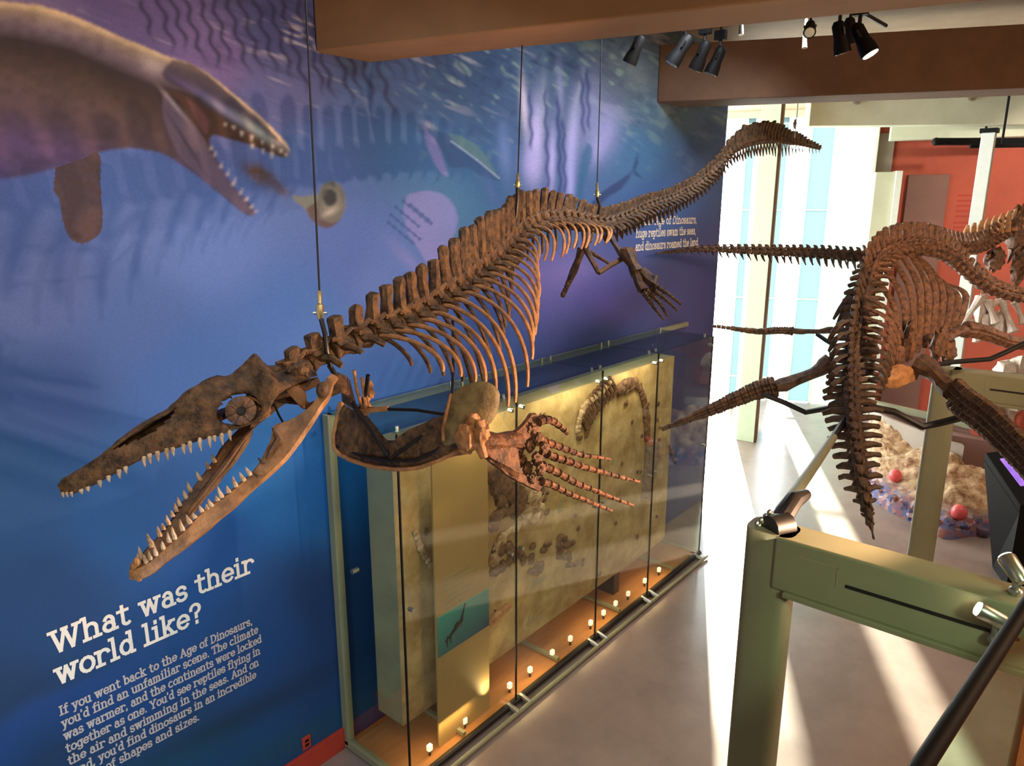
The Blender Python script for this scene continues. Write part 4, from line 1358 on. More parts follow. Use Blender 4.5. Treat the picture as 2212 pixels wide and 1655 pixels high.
for q_ in range(len(mb.v)):      # smooth the rim of the orbit
    c = V(mb.v[q_]) - T0
    s, h, l_ = c.dot(ax), c.dot(upv), c.dot(lat)
    e = math.sqrt(((s - eye_s) / .085) ** 2 + ((h - eye_h) / .062) ** 2)
    if .88 < e < 1.12 and abs(l_) > W(s) * .55:
        c2_ = V(mb.v[q_]) + ax * (s - eye_s) * (1 / e - 1) + upv * (h - eye_h) * (1 / e - 1)
        mb.v[q_] = tuple(c2_)
for i in range(NS):
    for j in range(NR):
        k = (j + 1) % NR
        ids = (i * NR + j, i * NR + k, (i + 1) * NR + k, (i + 1) * NR + j)
        c = sum((V(mb.v[q]) for q in ids), V()) / 4 - T0
        s, h, l_ = c.dot(ax), c.dot(upv), c.dot(lat)
        e = ((s - eye_s) / .085) ** 2 + ((h - eye_h) / .062) ** 2
        if e < 1 and abs(l_) > W(s) * .55:
            continue
        # long nostril slots beside the midline
        t_ = (s - nos[0][0]) / (nos[1][0] - nos[0][0])
        if 0 < t_ < 1:
            top, bot, w0 = hmap[i]
            a_, b_ = ringp[j]
            wd = .5 * math.sin(math.pi * t_) ** .6
            if .28 < abs(a_) < .28 + wd * .75 and b_ > .5:
                continue
        mb.f.append(ids)
mb.f.append(tuple(range(NR)))
o = mb.build('skull', 'bone', mos)
md = o.modifiers.new('thick', 'SOLIDIFY')
md.thickness = .010
md.offset = -1
skull = o
SK = lambda s, l_, h: T0 + ax * s + lat * l_ + upv * h
# eye ring of plates
mb = MB()
for sy in (-1,):
    c = SK(eye_s + .004, -.128, eye_h)
    nrm = (-lat + upv * .12 - ax * .1).normalized()
    e1 = ax
    e2 = nrm.cross(e1).normalized()
    for k in range(14):
        a0, a1 = 2 * math.pi * k / 14, 2 * math.pi * (k + .92) / 14
        rr = []
        for r, off in ((.020, .012), (.035, .014), (.060, .004)):
            rr.append([c + (e1 * math.cos(a) + e2 * math.sin(a) * .95) * r + nrm * (off + .002 * math.sin(k * 3)) for a in (a0, (a0 + a1) / 2, a1)])
        top_ = [p for r in rr for p in r]
        bot_ = [p - nrm * .008 for p in top_]
        fs = [(q * 3 + m, q * 3 + m + 1, q * 3 + m + 4, q * 3 + m + 3) for q in range(2) for m in range(2)]
        mb.add(top_ + bot_, fs + [tuple(9 + x for x in f[::-1]) for f in fs] + [(0, 1, 10, 9), (1, 2, 11, 10), (6, 7, 16, 15), (7, 8, 17, 16), (0, 3, 12, 9), (3, 6, 15, 12), (2, 5, 14, 11), (5, 8, 17, 14)])
mb.build('eye_ring', 'bone_dark', skull, label='round ring of eye bones with dark centre')
mb = MB()
mb.tube([c - nrm * .02, c + nrm * .006], .0195, 12)
mb.build('eye_socket_core', 'cord_black', skull)
# arch over the eye, cheek, quadrate, brain-case bars
mb = MB()
mb.tube([D(533, 856, 2.93), D(556, 864, 2.93), D(576, 878, 2.94), D(582, 890, 2.95)], [.006, .010, .012, .009], 7)
mb.tube([D(562, 884, 2.94), D(574, 886, 2.94), D(580, 896, 2.95), D(560, 908, 2.95)], [.012, .014, .010, .007], 7)
mb.build('cheek_arch', 'bone_warm_lit', skull, label='lit orange cheek arch')
mb = MB()
strip(mb, [(626, 830, 622, 846, 3.02, .03), (640, 828, 632, 862, 3.02, .045), (652, 834, 646, 876, 3.02, .04), (660, 850, 656, 884, 3.03, .03)], n=9)
mb.jitter(.006, 30)
mb.build('jaw_hinge_bone', 'bone_warm_lit', skull, label='lit orange hinge bone behind the cheek')
mb = MB()
mb.tube([D(574, 856, 3.05), D(600, 852, 3.06), D(640, 842, 3.1), D(690, 822, 3.12)], [.02, .022, .026, .02], 8)
mb.tube([D(576, 875, 3.08), D(600, 864, 3.1), D(650, 866, 3.1), D(668, 880, 3.08), D(692, 868, 3.06)], [.010, .014, .02, .02, .012], 8)
mb.tube([D(615, 822, 3.0), D(640, 805, 2.98), D(660, 806, 3.0), D(670, 828, 3.02)], [.012, .013, .010, .006], 7)
mb.jitter(.003, 30)
mb.build('skull_base_bars', 'bone_dark', skull)
mb = MB()
for (x, y, r) in ((613, 808, .012), (506, 812, .010), (540, 800, .012), (600, 800, .016), (628, 800, .02), (655, 800, .02)):
    mb.blob(D(x, y, 2.99), (r * 1.4, r, r), 8, 6, None, .3)
mb.build('skull_knobs', 'bone', skull)


def tooth(px, py, bx, by, d, r, par):
    a, b = D(bx, by, d), D(px, py, d)
    t = b - a
    cv = FW * (-.1 * t.length)
    mb = MB()
    mb.tube([a - t * .25, a, a + t * .4 + cv * .5 - RT * t.length * .03, a + t * .8 + cv * .3, b], [r * 1.1, r * 1.25, r * .95, r * .5, r * .08], 7)
    return mb.build('tooth', 'tooth', par)


def near_bot(px):
    return float(np.interp(px, [a for a, b in botc if True], [b for a, b in botc]))


up_t = [(138, 1071), (147, 1072), (157, 1074), (178, 1067), (192, 1060), (218, 1054), (237, 1042), (260, 1035), (274, 1025), (314, 1010), (326, 1003), (343, 998), (363, 995), (376, 986), (399, 982), (413, 980), (435, 975), (455, 968), (466, 956), (482, 962), (499, 953)]
for i, (x, y) in enumerate(up_t):
    bx = x - 3
    by = near_bot(bx) - 2
    s, h = on_skull(bx, by, -.06)
    dd_ = (SK(s, -W(s), h) - CAM).dot(FW)
    tooth(x, max(y, by + 9), bx, by, dd_, .0072 if i > 2 else .005, skull)

# --- lower jaw: near ramus, far ramus
jaw_n = MB()
strip(jaw_n, [(287, 1222, 288, 1250, 2.62, .05), (296, 1224, 302, 1254, 2.62, .055), (319, 1211, 320, 1246, 2.63, .05), (350, 1186, 352, 1222, 2.65, .045), (379, 1161, 392, 1193, 2.67, .042),
    (434, 1106, 448, 1148, 2.72, .042), (489, 1065, 505, 1100, 2.77, .042), (520, 1040, 540, 1068, 2.81, .042), (546, 1019, 575, 1037, 2.84, .040), (566, 989, 604, 1010, 2.87, .036), (585, 950, 632, 980, 2.90, .030), (591, 921, 655, 950, 2.93, .026),
    (614, 911, 672, 925, 2.95, .026), (640, 900, 686, 902, 2.97, .028), (668, 884, 698, 880, 3.0, .034), (690, 856, 714, 858, 3.02, .045), (703, 818, 722, 832, 3.04, .05), (714, 810, 730, 820, 3.06, .03)], n=44)
jaw_n.jitter(.004, 16)
jn = jaw_n.build('near_jaw_bone', 'bone_jaw_lit', mos, label='near half of the open lower jaw, lit orange below')
mb = MB()
mb.tube([D(590, 925, 2.90), D(600, 948, 2.875), D(584, 975, 2.86), D(575, 990, 2.85)], [.006, .012, .010, .004], 6)
mb.tube([D(546, 1020, 2.82), D(556, 1030, 2.815), D(572, 1028, 2.83), D(584, 1020, 2.85)], [.004, .007, .006, .003], 6)
mb.tube([D(558, 990, 2.85), D(566, 998, 2.84), D(576, 1004, 2.85)], [.004, .006, .004], 6)
mb.build('jaw_seam', 'bone_dark', jn)
mb = MB()
mb.blob(D(697, 842, 2.99), (.03, .025, .035), 9, 7, None, .2)
mb.build('jaw_joint_knob', 'bone_dark', jn)
mb = MB()
for x, y in ((290, 1226), (296, 1215), (293, 1240), (300, 1246)):
    mb.blob(D(x, y, 2.61), (.014, .014, .02), 7, 6, None, .3)
mb.build('jaw_tip_knobs', 'bone_warm_lit', jn)
jaw_f = MB()
strip(jaw_f, [(292, 1222, 294, 1245, 2.66, .04), (303, 1200, 318, 1222, 2.68, .04), (328, 1172, 345, 1198, 2.72, .04), (365, 1128, 384, 1158, 2.77, .04), (388, 1092, 412, 1122, 2.81, .04), (411, 1062, 442, 1080, 2.85, .038),
    (431, 1032, 466, 1054, 2.90, .036), (463, 992, 494, 1020, 2.96, .034), (480, 962, 520, 985, 3.01, .03), (497, 944, 543, 945, 3.06, .028), (525, 922, 552, 918, 3.10, .028), (560, 900, 580, 893, 3.16, .03), (600, 868, 616, 868, 3.22, .03), (640, 842, 652, 850, 3.28, .04)], n=36)
jaw_f.jitter(.005, 16)
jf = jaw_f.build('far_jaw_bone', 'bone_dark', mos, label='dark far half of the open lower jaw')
mb = MB()
mb.tube([D(547, 924, 3.05), D(515, 962, 2.98), D(482, 1008, 2.91), D(440, 1062, 2.83), D(405, 1108, 2.78)], [.006, .012, .014, .012, .006], 7)
mb.build('jaw_ridge', 'bone_dark', jf)
nt_ = [((530, 1009), (540, 1024)), ((517, 1020), (526, 1036)), ((503, 1029), (509, 1048)), ((489, 1049), (494, 1062)), ((470, 1051), (478, 1071)), ((449, 1077), (456, 1092)), ((430, 1092), (436, 1104)), ((402, 1112), (410, 1128)), ((388, 1121), (394, 1142)),
    ((371, 1137), (377, 1160)), ((362, 1149), (366, 1168)), ((350, 1169), (353, 1184)), ((333, 1176), (337, 1196)), ((321, 1190), (325, 1206)), ((310, 1198), (316, 1214)), ((466, 1070), (470, 1080)), ((446, 1088), (448, 1098)), ((416, 1108), (421, 1118))]
for (x, y), (bx, by) in nt_:
    d = float(np.interp(bx, [288, 379, 489, 546], [2.60, 2.65, 2.75, 2.82]))
    tooth(x, y, bx, by, d, .0075, jn)
ft_ = [((458, 980), (463, 996)), ((446, 997), (450, 1010)), ((424, 1018), (431, 1034)), ((404, 1040), (412, 1060)), ((396, 1058), (402, 1074)), ((383, 1073), (388, 1090)), ((377, 1086), (381, 1102)), ((369, 1102), (373, 1114)), ((359, 1112), (364, 1130)), ((350, 1130), (353, 1142)),
    ((340, 1136), (345, 1155)), ((317, 1152), (327, 1174)), ((299, 1180), (307, 1204)), ((297, 1196), (300, 1214)), ((322, 1168), (326, 1180)), ((428, 1030), (434, 1040))]
for (x, y), (bx, by) in ft_:
    d = float(np.interp(bx, [292, 388, 463], [2.64, 2.79, 2.94]))
    tooth(x, y, bx, by, d, .0075, jf)

# --- backbone
cent = [(640, 800, 3.08), (676, 782, 3.14), (730, 755, 3.22), (778, 732, 3.34), (843, 707, 3.55), (894, 685, 3.74), (948, 652, 3.96), (995, 622, 4.17), (1039, 588, 4.42), (1075, 558, 4.68), (1100, 530, 4.9), (1122, 506, 5.1), (1165, 484, 5.4), (1220, 479, 5.75), (1256, 485, 6.0),
    (1292, 489, 6.25), (1321, 486, 6.45), (1365, 466, 6.8), (1401, 450, 7.1), (1448, 434, 7.45), (1503, 405, 7.9), (1539, 374, 8.15), (1564, 346, 8.35), (1587, 324, 8.5), (1620, 310, 8.8), (1666, 305, 9.2), (1720, 311, 9.6), (1768, 322, 9.95)]
c3 = [tuple(D(*p)) + (p[0],) for p in cent]
NV1, NV2 = 32, 62
allp = cr_path(c3, 400)
pxv = np.array([p[3] for p in allp])
seg = np.concatenate([[0], np.cumsum(np.linalg.norm(np.diff(np.array([p[:3] for p in allp]), axis=0), axis=1))])
s_p = float(np.interp(1275, pxv, seg))
ss = list(np.linspace(0, s_p, NV1)) + list(s_p + (seg[-1] - s_p) * (np.linspace(0, 1, NV2 + 1)[1:] ** .92))
arr = np.array(allp)
VP = [tuple(np.interp(s, seg, arr[:, k]) for k in range(4)) for s in ss]
FR = frames(VP)
NVT = len(VP)
for i in range(NVT):
    p, t, l, u = FR[i]
    px = VP[i][3]
    gap = (V(VP[min(i + 1, NVT - 1)][:3]) - V(VP[max(i - 1, 0)][:3])).length / (2 if 0 < i < NVT - 1 else 1)
    cr_ = float(np.interp(px, [640, 800, 1000, 1270, 1500, 1650, 1768], [.046, .056, .064, .060, .052, .040, .012]))
    sh = float(np.interp(px, [640, 700, 780, 860, 950, 1010, 1100, 1160, 1270, 1400, 1560, 1600, 1660, 1720, 1768], [.075, .10, .145, .19, .23, .30, .28, .23, .15, .12, .11, .21, .23, .13, .05]))
    sw = float(np.interp(px, [640, 860, 1000, 1270, 1768], [.070, .068, .075, .075, .035]))
    hs = float(np.interp(px, [640, 1290, 1300, 1420, 1560, 1620, 1700, 1768], [0, 0, .10, .12, .11, .13, .15, .04]))
    tp = float(np.interp(px, [640, 720, 1000, 1260, 1330, 1500, 1600], [.06, .07, .07, .10, .10, .05, .0]))
    lean = float(np.interp(px, [640, 900, 1100, 1300, 1768], [.1, .05, .25, .5, .6]))
    mb = vertebra(p, t, l, u, gap, cr_, sh * random.uniform(.88, 1.02), min(sw * 1.12, gap * .86) * random.uniform(.9, 1.05), tp * random.uniform(.7, 1.2), hs * random.uniform(.85, 1.1), st=.021, lean=lean + random.uniform(-.05, .05))
    nm = 'neck_vertebra' if i < 6 else 'trunk_vertebra' if px < 1280 else 'tail_vertebra'
    mb.build(nm, 'bone', mos)

# --- ribs
tipx = [(720, 800, 812), (735, 832, 808), (775, 883, 801), (815, 972, 805), (860, 1025, 823), (885, 1043, 824), (915, 1068, 837), (940, 1093, 877), (965, 1115, 866), (990, 1140, 832), (1010, 1147, 770), (1030, 1154, 735), (1050, 1157, 705), (1070, 1161, 674),
    (1085, 1161, 632), (1100, 1156, 600), (1120, 1152, 575), (1160, 1200, 555), (1200, 1238, 540), (1240, 1275, 532), (1280, 1310, 522)]
tx_ = [a for a, b, c in tipx]
for i in range(4, NV1 + 1):
    p, t, l, u = FR[i]
    px = VP[i][3]
    dbase = (p - CAM).dot(FW)
    for sd in (-1, 1):
        ex, ey = float(np.interp(px, tx_, [b for a, b, c in tipx])), float(np.interp(px, tx_, [c for a, b, c in tipx]))
        ex += random.uniform(-4, 4)
        ey += random.uniform(-5, 5)
        tip = D(ex, ey, dbase - .12 - .0006 * (px - 720))
        base_ = p + l * sd * .045 - u * .005
        vec = tip - (p - l * .045)
        ct, cl, cu = vec.dot(t), vec.dot(l), vec.dot(u)
        if sd > 0:
            if i % 1 == 0:
                cl, ct, cu = cl * .74, ct + .07 * vec.length, cu * .97
        tip = base_ + t * ct + l * cl + u * cu
        L_ = vec.length
        c1 = base_ + t * ct * .42 + l * (cl * .70 + sd * L_ * .08) + u * (cu * .10 + L_ * .05)
        c2 = tip + u * (-cu * .40) + l * sd * L_ * .02 - t * ct * .16
        pts = []
        for k in range(15):
            q = k / 14
            pts.append(base_ * (1 - q) ** 3 + c1 * 3 * q * (1 - q) ** 2 + c2 * 3 * q * q * (1 - q) + tip * q ** 3)
        r0 = .0135 if px < 1100 else .011
        rad = [r0 * 1.5, r0 * 1.25, r0 * 1.1] + [r0] * 8 + [r0 * .95, r0 * .9, r0 * .85, r0 * .7]
        mb = MB().tube(pts, rad, 7, flat=.75)
        mb.build('rib', 'bone_warm_lit' if sd < 0 else 'bone', mos)

# --- shoulder girdle
mb = MB()
strip(mb, [(738, 868, 722, 958, 3.75, .02), (752, 880, 722, 975, 3.72, .02), (775, 890, 742, 992, 3.66, .02), (800, 905, 790, 1002, 3.60, .022), (830, 945, 830, 1008, 3.52, .022), (852, 952, 868, 1012, 3.46, .022)], n=16)
mb.jitter(.006, 14)
mb.build('breast_plate', 'bone', mos, label='far half of the curved breast plate')
mb = MB()
strip(mb, [(852, 952, 868, 1012, 3.46, .022), (880, 930, 900, 1008, 3.42, .022), (920, 912, 930, 1000, 3.37, .022), (950, 900, 958, 986, 3.33, .024), (972, 898, 984, 980, 3.31, .03), (992, 920, 1002, 982, 3.30, .035)], n=16)
mb.jitter(.006, 14)
mb.build('breast_plate', 'bone', mos, label='near half of the curved breast plate')
rim = [(738, 868, 3.74), (728, 905, 3.73), (720, 945, 3.71), (724, 972, 3.68), (748, 990, 3.63), (790, 1005, 3.56), (830, 1012, 3.49), (870, 1014, 3.43), (905, 1010, 3.38), (940, 998, 3.34), (970, 985, 3.31), (1000, 972, 3.29), (1018, 972, 3.28)]
mb = MB().tube([V(q[:3]) for q in cr_path(DP(rim), 40)], [.016, .018] + [.0105] * 34 + [.014, .02, .024, .02], 8)
mb.jitter(.004, 30)
mb.build('plate_rim', 'bone_warm_lit', mos, label='lit pinkish rim of the breast plate')
mb = MB()
strip(mb, [(735, 820, 740, 845, 3.55, .03), (740, 830, 756, 868, 3.62, .03), (738, 862, 770, 880, 3.68, .025)], n=8)
strip(mb, [(700, 830, 716, 858, 3.2, .03), (724, 806, 744, 850, 3.3, .03), (748, 818, 758, 870, 3.45, .03), (756, 850, 770, 890, 3.6, .02)], n=10)
mb.jitter(.006, 14)
mb.build('far_shoulder_blade', 'bone', mos)
mb = MB()
strip(mb, [(964, 872, 952, 952, 3.29, .012), (978, 848, 962, 962, 3.28, .016), (998, 832, 985, 956, 3.27, .020), (1024, 826, 1006, 948, 3.26, .024), (1050, 826, 1024, 942, 3.26, .026), (1070, 836, 1040, 934, 3.27, .022), (1082, 852, 1054, 918, 3.28, .016), (1080, 868, 1066, 896, 3.30, .010)], n=20)
mb.jitter(.010, 11)
mb.build('near_shoulder_blade', 'bone_olive', mos, label='fan-shaped shoulder blade standing above the paddle')
mb = MB()
mb.tube(DP([(958, 952, 3.26), (957, 925, 3.25), (965, 890, 3.25), (974, 850, 3.25)]), [.008, .008, .008, .006], 6)
mb.blob(D(1010, 945, 3.22), (.055, .05, .06), 26, 20, None, .38, 2.4)
mb.blob(D(1038, 940, 3.22), (.045, .04, .07), 26, 20, None, .38, 2.4)
mb.blob(D(1022, 915, 3.23), (.035, .03, .05), 22, 16, None, .38, 2.4)
mb.tube(DP([(1000, 970, 3.25), (1020, 958, 3.22), (1036, 962, 3.22), (1046, 990, 3.22)]), [.03, .034, .03, .018], 9)
mb.build('shoulder_joint', 'bone_warm_lit', mos, label='lit orange shoulder joint')
mb = MB()
mb.tube(DP([(782, 815, 3.5), (786, 850, 3.5), (790, 885, 3.55)]), [.010, .008, .010], 7)
mb.tube(DP([(765, 800, 3.4), (770, 840, 3.45), (782, 880, 3.55)]), [.008, .008, .008], 7)
for x, y in ((798, 832), (802, 850), (792, 862), (795, 880), (790, 890)):
    mb.blob(D(x, y, 3.62), (.02, .02, .024), 7, 6, None, .4)
mb.build('collar_bones', 'bone_warm_lit', mos)

# --- front paddle
pad = MB()
hb = MB()
hb.tube(DP([(1030, 950, 3.26), (1048, 950, 3.27), (1075, 952, 3.30), (1100, 950, 3.36), (1118, 950, 3.4)]), [.06, .065, .05, .055, .06], 10, flat=.7)
strip(hb, [(1040, 935, 1045, 985, 3.26, .05), (1058, 938, 1062, 1000, 3.28, .05), (1082, 944, 1090, 1016, 3.32, .045), (1110, 965, 1120, 1032, 3.38, .04)], n=8)
hb.jitter(.010, 20)
paddle = hb.build('front_paddle', 'bone_red', mos, label='near front paddle with rows of finger bones')
fb = MB()
strip(fb, [(1086, 948, 1092, 968, 3.34, .04), (1108, 932, 1112, 962, 3.38, .035), (1128, 912, 1140, 950, 3.42, .03), (1144, 890, 1156, 945, 3.46, .03), (1156, 892, 1166, 930, 3.48, .03)], n=8)
strip(fb, [(1056, 975, 1052, 995, 3.28, .05), (1082, 992, 1076, 1015, 3.33, .045), (1108, 1010, 1100, 1032, 3.38, .04), (1140, 1028, 1134, 1050, 3.44, .035), (1170, 1040, 1162, 1062, 3.49, .03)], n=10)
fb.tube(DP([(1090, 972, 3.34), (1098, 980, 3.35), (1112, 996, 3.37)]), [.012, .02, .01], 6)
fb.jitter(.008, 22)
fb.build('forearm_bones', 'bone_red', paddle)
cb = MB()
for x, y, r in ((1122, 972, .032), (1128, 996, .03), (1146, 962, .034), (1140, 1012, .032), (1160, 990, .034), (1168, 1014, .032), (1176, 968, .03), (1150, 1034, .026), (1150, 930, .036), (1164, 948, .03)):
    cb.blob(D(x, y, 3.44), (r, r * .6, r), 18, 13, None, .5, 3)
cb.build('wrist_bones', 'bone_red', paddle)
fing = [([(1160, 912), (1178, 906), (1195, 910), (1212, 924), (1228, 936)], 6, .030, .014),
        ([(1160, 946), (1178, 955), (1200, 962), (1232, 974), (1260, 984), (1290, 987), (1319, 993)], 10, .028, .009),
        ([(1180, 980), (1205, 990), (1230, 997), (1258, 1008), (1286, 1016), (1320, 1025), (1350, 1033), (1382, 1041)], 12, .028, .010),
        ([(1170, 1005), (1195, 1016), (1220, 1030), (1245, 1044), (1272, 1054), (1300, 1066), (1335, 1080), (1369, 1092)], 12, .028, .010),
        ([(1168, 1040), (1190, 1046), (1212, 1058), (1238, 1070), (1265, 1080), (1292, 1092), (1322, 1104)], 10, .026, .010)]
for pts, n, r0, r1 in fing:
    mb = MB()
    P = cr_path([tuple(D(x, y, 3.46 + (x - 1160) * .0022)) for x, y in pts], n + 1)
    for k in range(n):
        a, b = V(P[k]), V(P[k + 1])
        r = r0 + (r1 - r0) * k / n
        q = [a.lerp(b, f) for f in (.03, .12, .35, .6, .85, .95)]
        mb.tube(q, [r * .75, r * 1.05, r * .8, r * .8, r, r * .7], 8, flat=.85)
    mb.jitter(.003, 40)
    mb.build('paddle_finger', 'bone_red', paddle)

# --- pelvis and hind paddles
mb = MB()
mb.tube(DP([(1262, 500, 6.05), (1266, 540, 5.95), (1280, 565, 5.9), (1293, 590, 5.85)]), [.03, .028, .022, .02], 7)
mb.tube(DP([(1293, 590, 5.85), (1318, 574, 5.9), (1342, 560, 5.95)]), [.018, .018, .022], 7)
mb.tube(DP([(1270, 542, 6.0), (1300, 560, 5.95), (1322, 572, 5.9)]), [.02, .014, .012], 7)
mb.tube(DP([(1312, 500, 6.3), (1325, 525, 6.2), (1345, 552, 6.0)]), [.028, .020, .03], 7)
mb.jitter(.006, 18)
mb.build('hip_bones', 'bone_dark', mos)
mb = MB()
mb.tube(DP([(1256, 538, 6.2), (1250, 560, 6.2), (1240, 585, 6.25), (1228, 612, 6.3), (1216, 640, 6.35)]), [.04, .03, .034, .022, .012], 8)
for k in range(7):
    mb.blob(D(1238 - k * 3.6, 590 + k * 7.6, 6.28), (.03, .022, .026), 7, 5, None, .4)
mb.jitter(.006, 18)
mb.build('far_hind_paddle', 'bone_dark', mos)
hb = MB()
hb.tube(DP([(1345, 545, 5.95), (1356, 548, 5.92), (1368, 572, 5.88), (1376, 590, 5.85)]), [.05, .07, .045, .06], 9)
hb.tube(DP([(1372, 585, 5.85), (1380, 612, 5.82), (1388, 628, 5.8)]), [.04, .035, .04], 8)
hb.tube(DP([(1384, 585, 5.85), (1402, 602, 5.84), (1410, 618, 5.82), (1418, 598, 5.86)]), [.04, .05, .05, .02], 8)
hb.jitter(.008, 18)
hp = hb.build('near_hind_paddle', 'bone_dark', mos)
for pts in ([(1410, 612), (1430, 626), (1450, 640), (1472, 658)], [(1404, 620), (1424, 636), (1444, 652), (1464, 672)], [(1396, 626), (1414, 644), (1430, 662), (1442, 684)], [(1388, 628), (1402, 648), (1416, 668), (1434, 690)]):
    mb = MB()
    P = cr_path([tuple(D(x, y, 5.8 + (x - 1390) * .002)) for x, y in pts], 8)
    for k in range(7):
        a, b = V(P[k]), V(P[k + 1])
        r = .028 - .0025 * k
        mb.tube([a.lerp(b, f) for f in (.03, .2, .5, .8, .96)], [r * .7, r, r * .6, r, r * .6], 7)
    mb.build('paddle_finger', 'bone_dark', hp)

# --- iron armature inside the skeleton
MB().tube(DP([(694, 690, 3.14), (702, 722, 3.12), (706, 760, 3.12), (714, 792, 3.18)]), .011, 8).build('armature_rod', 'iron', mos, label='black iron support rod')
MB().tube(DP([(712, 790, 3.2), (742, 840, 3.4), (768, 880, 3.5), (800, 925, 3.5), (838, 985, 3.46)]), .012, 8).build('armature_rod', 'iron', mos, label='black iron support rod')
MB().tube(DP([(776, 888, 3.58), (790, 850, 3.5), (795, 810, 3.45)]), .010, 8).build('armature_rod', 'iron', mos, label='black iron support rod')
MB().tube(DP([(728, 964, 3.70), (780, 985, 3.6), (836, 996, 3.46), (900, 994, 3.38), (940, 975, 3.34), (966, 955, 3.32), (975, 935, 3.31)]), .009, 8).build('armature_rod', 'iron', mos, label='black iron support rod')
MB().tube(DP([(845, 990, 3.44), (900, 950, 3.38), (955, 915, 3.36)]), .009, 8).build('armature_rod', 'iron', mos, label='black iron support rod')
MB().tube(DP([(790, 882, 3.55), (838, 884, 3.5), (900, 886, 3.42), (964, 896, 3.33)]), .008, 8).build('armature_rod', 'iron', mos, label='black iron support rod')
MB().tube(DP([(978, 690, 4.0), (980, 760, 3.9), (978, 830, 3.5), (975, 900, 3.33)]), .009, 8).build('armature_rod', 'iron', mos, label='black iron support rod')
MB().tube(DP([(592, 872, 3.0), (602, 896, 2.99), (612, 914, 2.96)]), .005, 6).build('armature_rod', 'iron', mos, label='black iron support rod')
MB().tube(DP([(1118, 405, 4.86), (1118, 430, 4.88), (1114, 470, 4.95)]), .014, 8).build('armature_rod', 'iron', mos, label='black iron support rod')
MB().tube(DP([(1290, 426, 6.18), (1296, 446, 6.2), (1290, 486, 6.2)]), .014, 8).build('armature_rod', 'iron', mos, label='black iron support rod')
mb = MB()
mb.tube(DP([(776, 888, 3.56), (800, 886, 3.53), (838, 883, 3.5)]), .013, 8)
mb.build('armature_sleeve', 'bone_warm_lit', mos)

# --- hanging cables with turnbuckles
for (a, b, c, d, lab, sc) in (((662, 0, 3.28), (690, 628, 3.14), (692, 690, 3.14), 3.14, 'black wire cable nearest the camera with a bright turnbuckle above the skull', 1.0),
                       ((1131, -2, 4.9), (1119, 374, 4.86), (1118, 408, 4.86), 4.86, 'thin wire cable holding the arched middle of the hanging skeleton', 1.0),
                       ((1300, 78, 6.2), (1290, 395, 6.18), (1290, 428, 6.18), 6.18, 'thin wire cable holding the skeleton over its hips', 1.1)):
    A_, B_, C_ = D(*a), D(*b), D(*c)
    A_.z = max(A_.z, 5.70) if A_.z > 5.5 else A_.z
    up_ = (A_ - B_).normalized()
    A2 = B_ + up_ * ((5.69 if c[2] < 5 else 6.74) - B_.z) / up_.z
    cb_ = thing('hanging_cable', lab, 'cable', tuple(C_), 'cables holding the skeleton')
    MB().tube([A2, B_], .0045 * sc, 7).build('wire', 'cord_black', cb_)
    e = (C_ - B_)
    MB().tube([B_ + e * .0, B_ + e * .15, B_ + e * .45, B_ + e * .5, B_ + e * .8, B_ + e * 1.0], [.008 * sc, .011 * sc, .010 * sc, .017 * sc, .018 * sc, .010 * sc], 8).build('turnbuckle', 'brass', cb_)
    MB().tube([B_ + e * .78 - RT * .03 * sc, B_ + e * .78 + RT * .03 * sc], .006 * sc, 6).build('shackle_pin', 'steel', cb_)
a = D(1720, 214, 9.35)
b = D(1717, 268, 9.3)
cb_ = thing('hanging_cable', 'short pale cable and hook above the skeleton tail before the windows', 'cable', tuple(b), 'cables holding the skeleton')
b2 = D(1717, 298, 9.3)
MB().tube([V((b2.x, b2.y, 6.74)), b2], .006, 6).build('wire', 'steel', cb_)
MB().tube([b + V((0, 0, .06)), b, b - V((0, 0, .06))], [.012, .024, .012], 8).build('turnbuckle', 'steel', cb_)

# ------------------------------------------------------------------ steel frames that carry the second skeleton


def frame(px, x, y, top, label, y_end):
    t = thing('steel_frame', label, 'support frame', (x, y, 0), 'sage steel frames')
    mb = MB()
    n = 8
    W_, H_ = .26, .20
    rings = []
    for z in (0, top):
        r = []
        for cx, cy, a0 in ((1, 1, 0), (-1, 1, 90), (-1, -1, 180), (1, -1, 270)):
            for k in range(4):
                a = R(a0 + k * 30)
                r.append(V((x + cx * (H_ / 2 - .06) + .06 * math.cos(a), y + cy * (W_ / 2 - .06) + .06 * math.sin(a), z)))
        rings.append(r)
    mb.loft(rings)
    mb.build('post', 'paint_sage', t)
    MB().box((x - .2, y - .22, 0), (x + .2, y + .22, .015)).build('base_plate', 'paint_sage', t, smooth=False)
    bx0, bx1 = x - .115, x + .115
    MB().box((bx0, y_end, top - .30), (bx1, y - .05, top)).build('cross_beam', 'paint_sage', t, smooth=False, bevel=.012)
    mb = MB()
    mb.box((bx0 - .02, y_end, top - .325), (bx1 + .02, y - .12, top - .296))
    mb.build('beam_flange', 'paint_sage', t, smooth=False, bevel=.004)
    MB().box((bx0 - .004, y_end + .05, top - .165), (bx0 + .004, y - .42, top - .148)).build('beam_slot', 'cord_black', t, smooth=False)
    mb = MB()
    for (a, b, c, d) in ((y - .38, y - .18, top - .07, top - .075), (y - .38, y - .375, top - .17, top - .07)):
        mb.box((bx0 - .003, a, c - .004), (bx0 + .002, b, max(d, c)))
    mb.build('cover_seam', 'stone_side', t, smooth=False)
    return t


f1 = frame(1650, 3.72, 1.22, 2.90, 'near sage-green steel post and cross beam with a long slot', .02)
f2 = frame(2010, 8.9, 1.22, 2.92, 'far sage-green steel post and cross beam behind the second skeleton', .02)


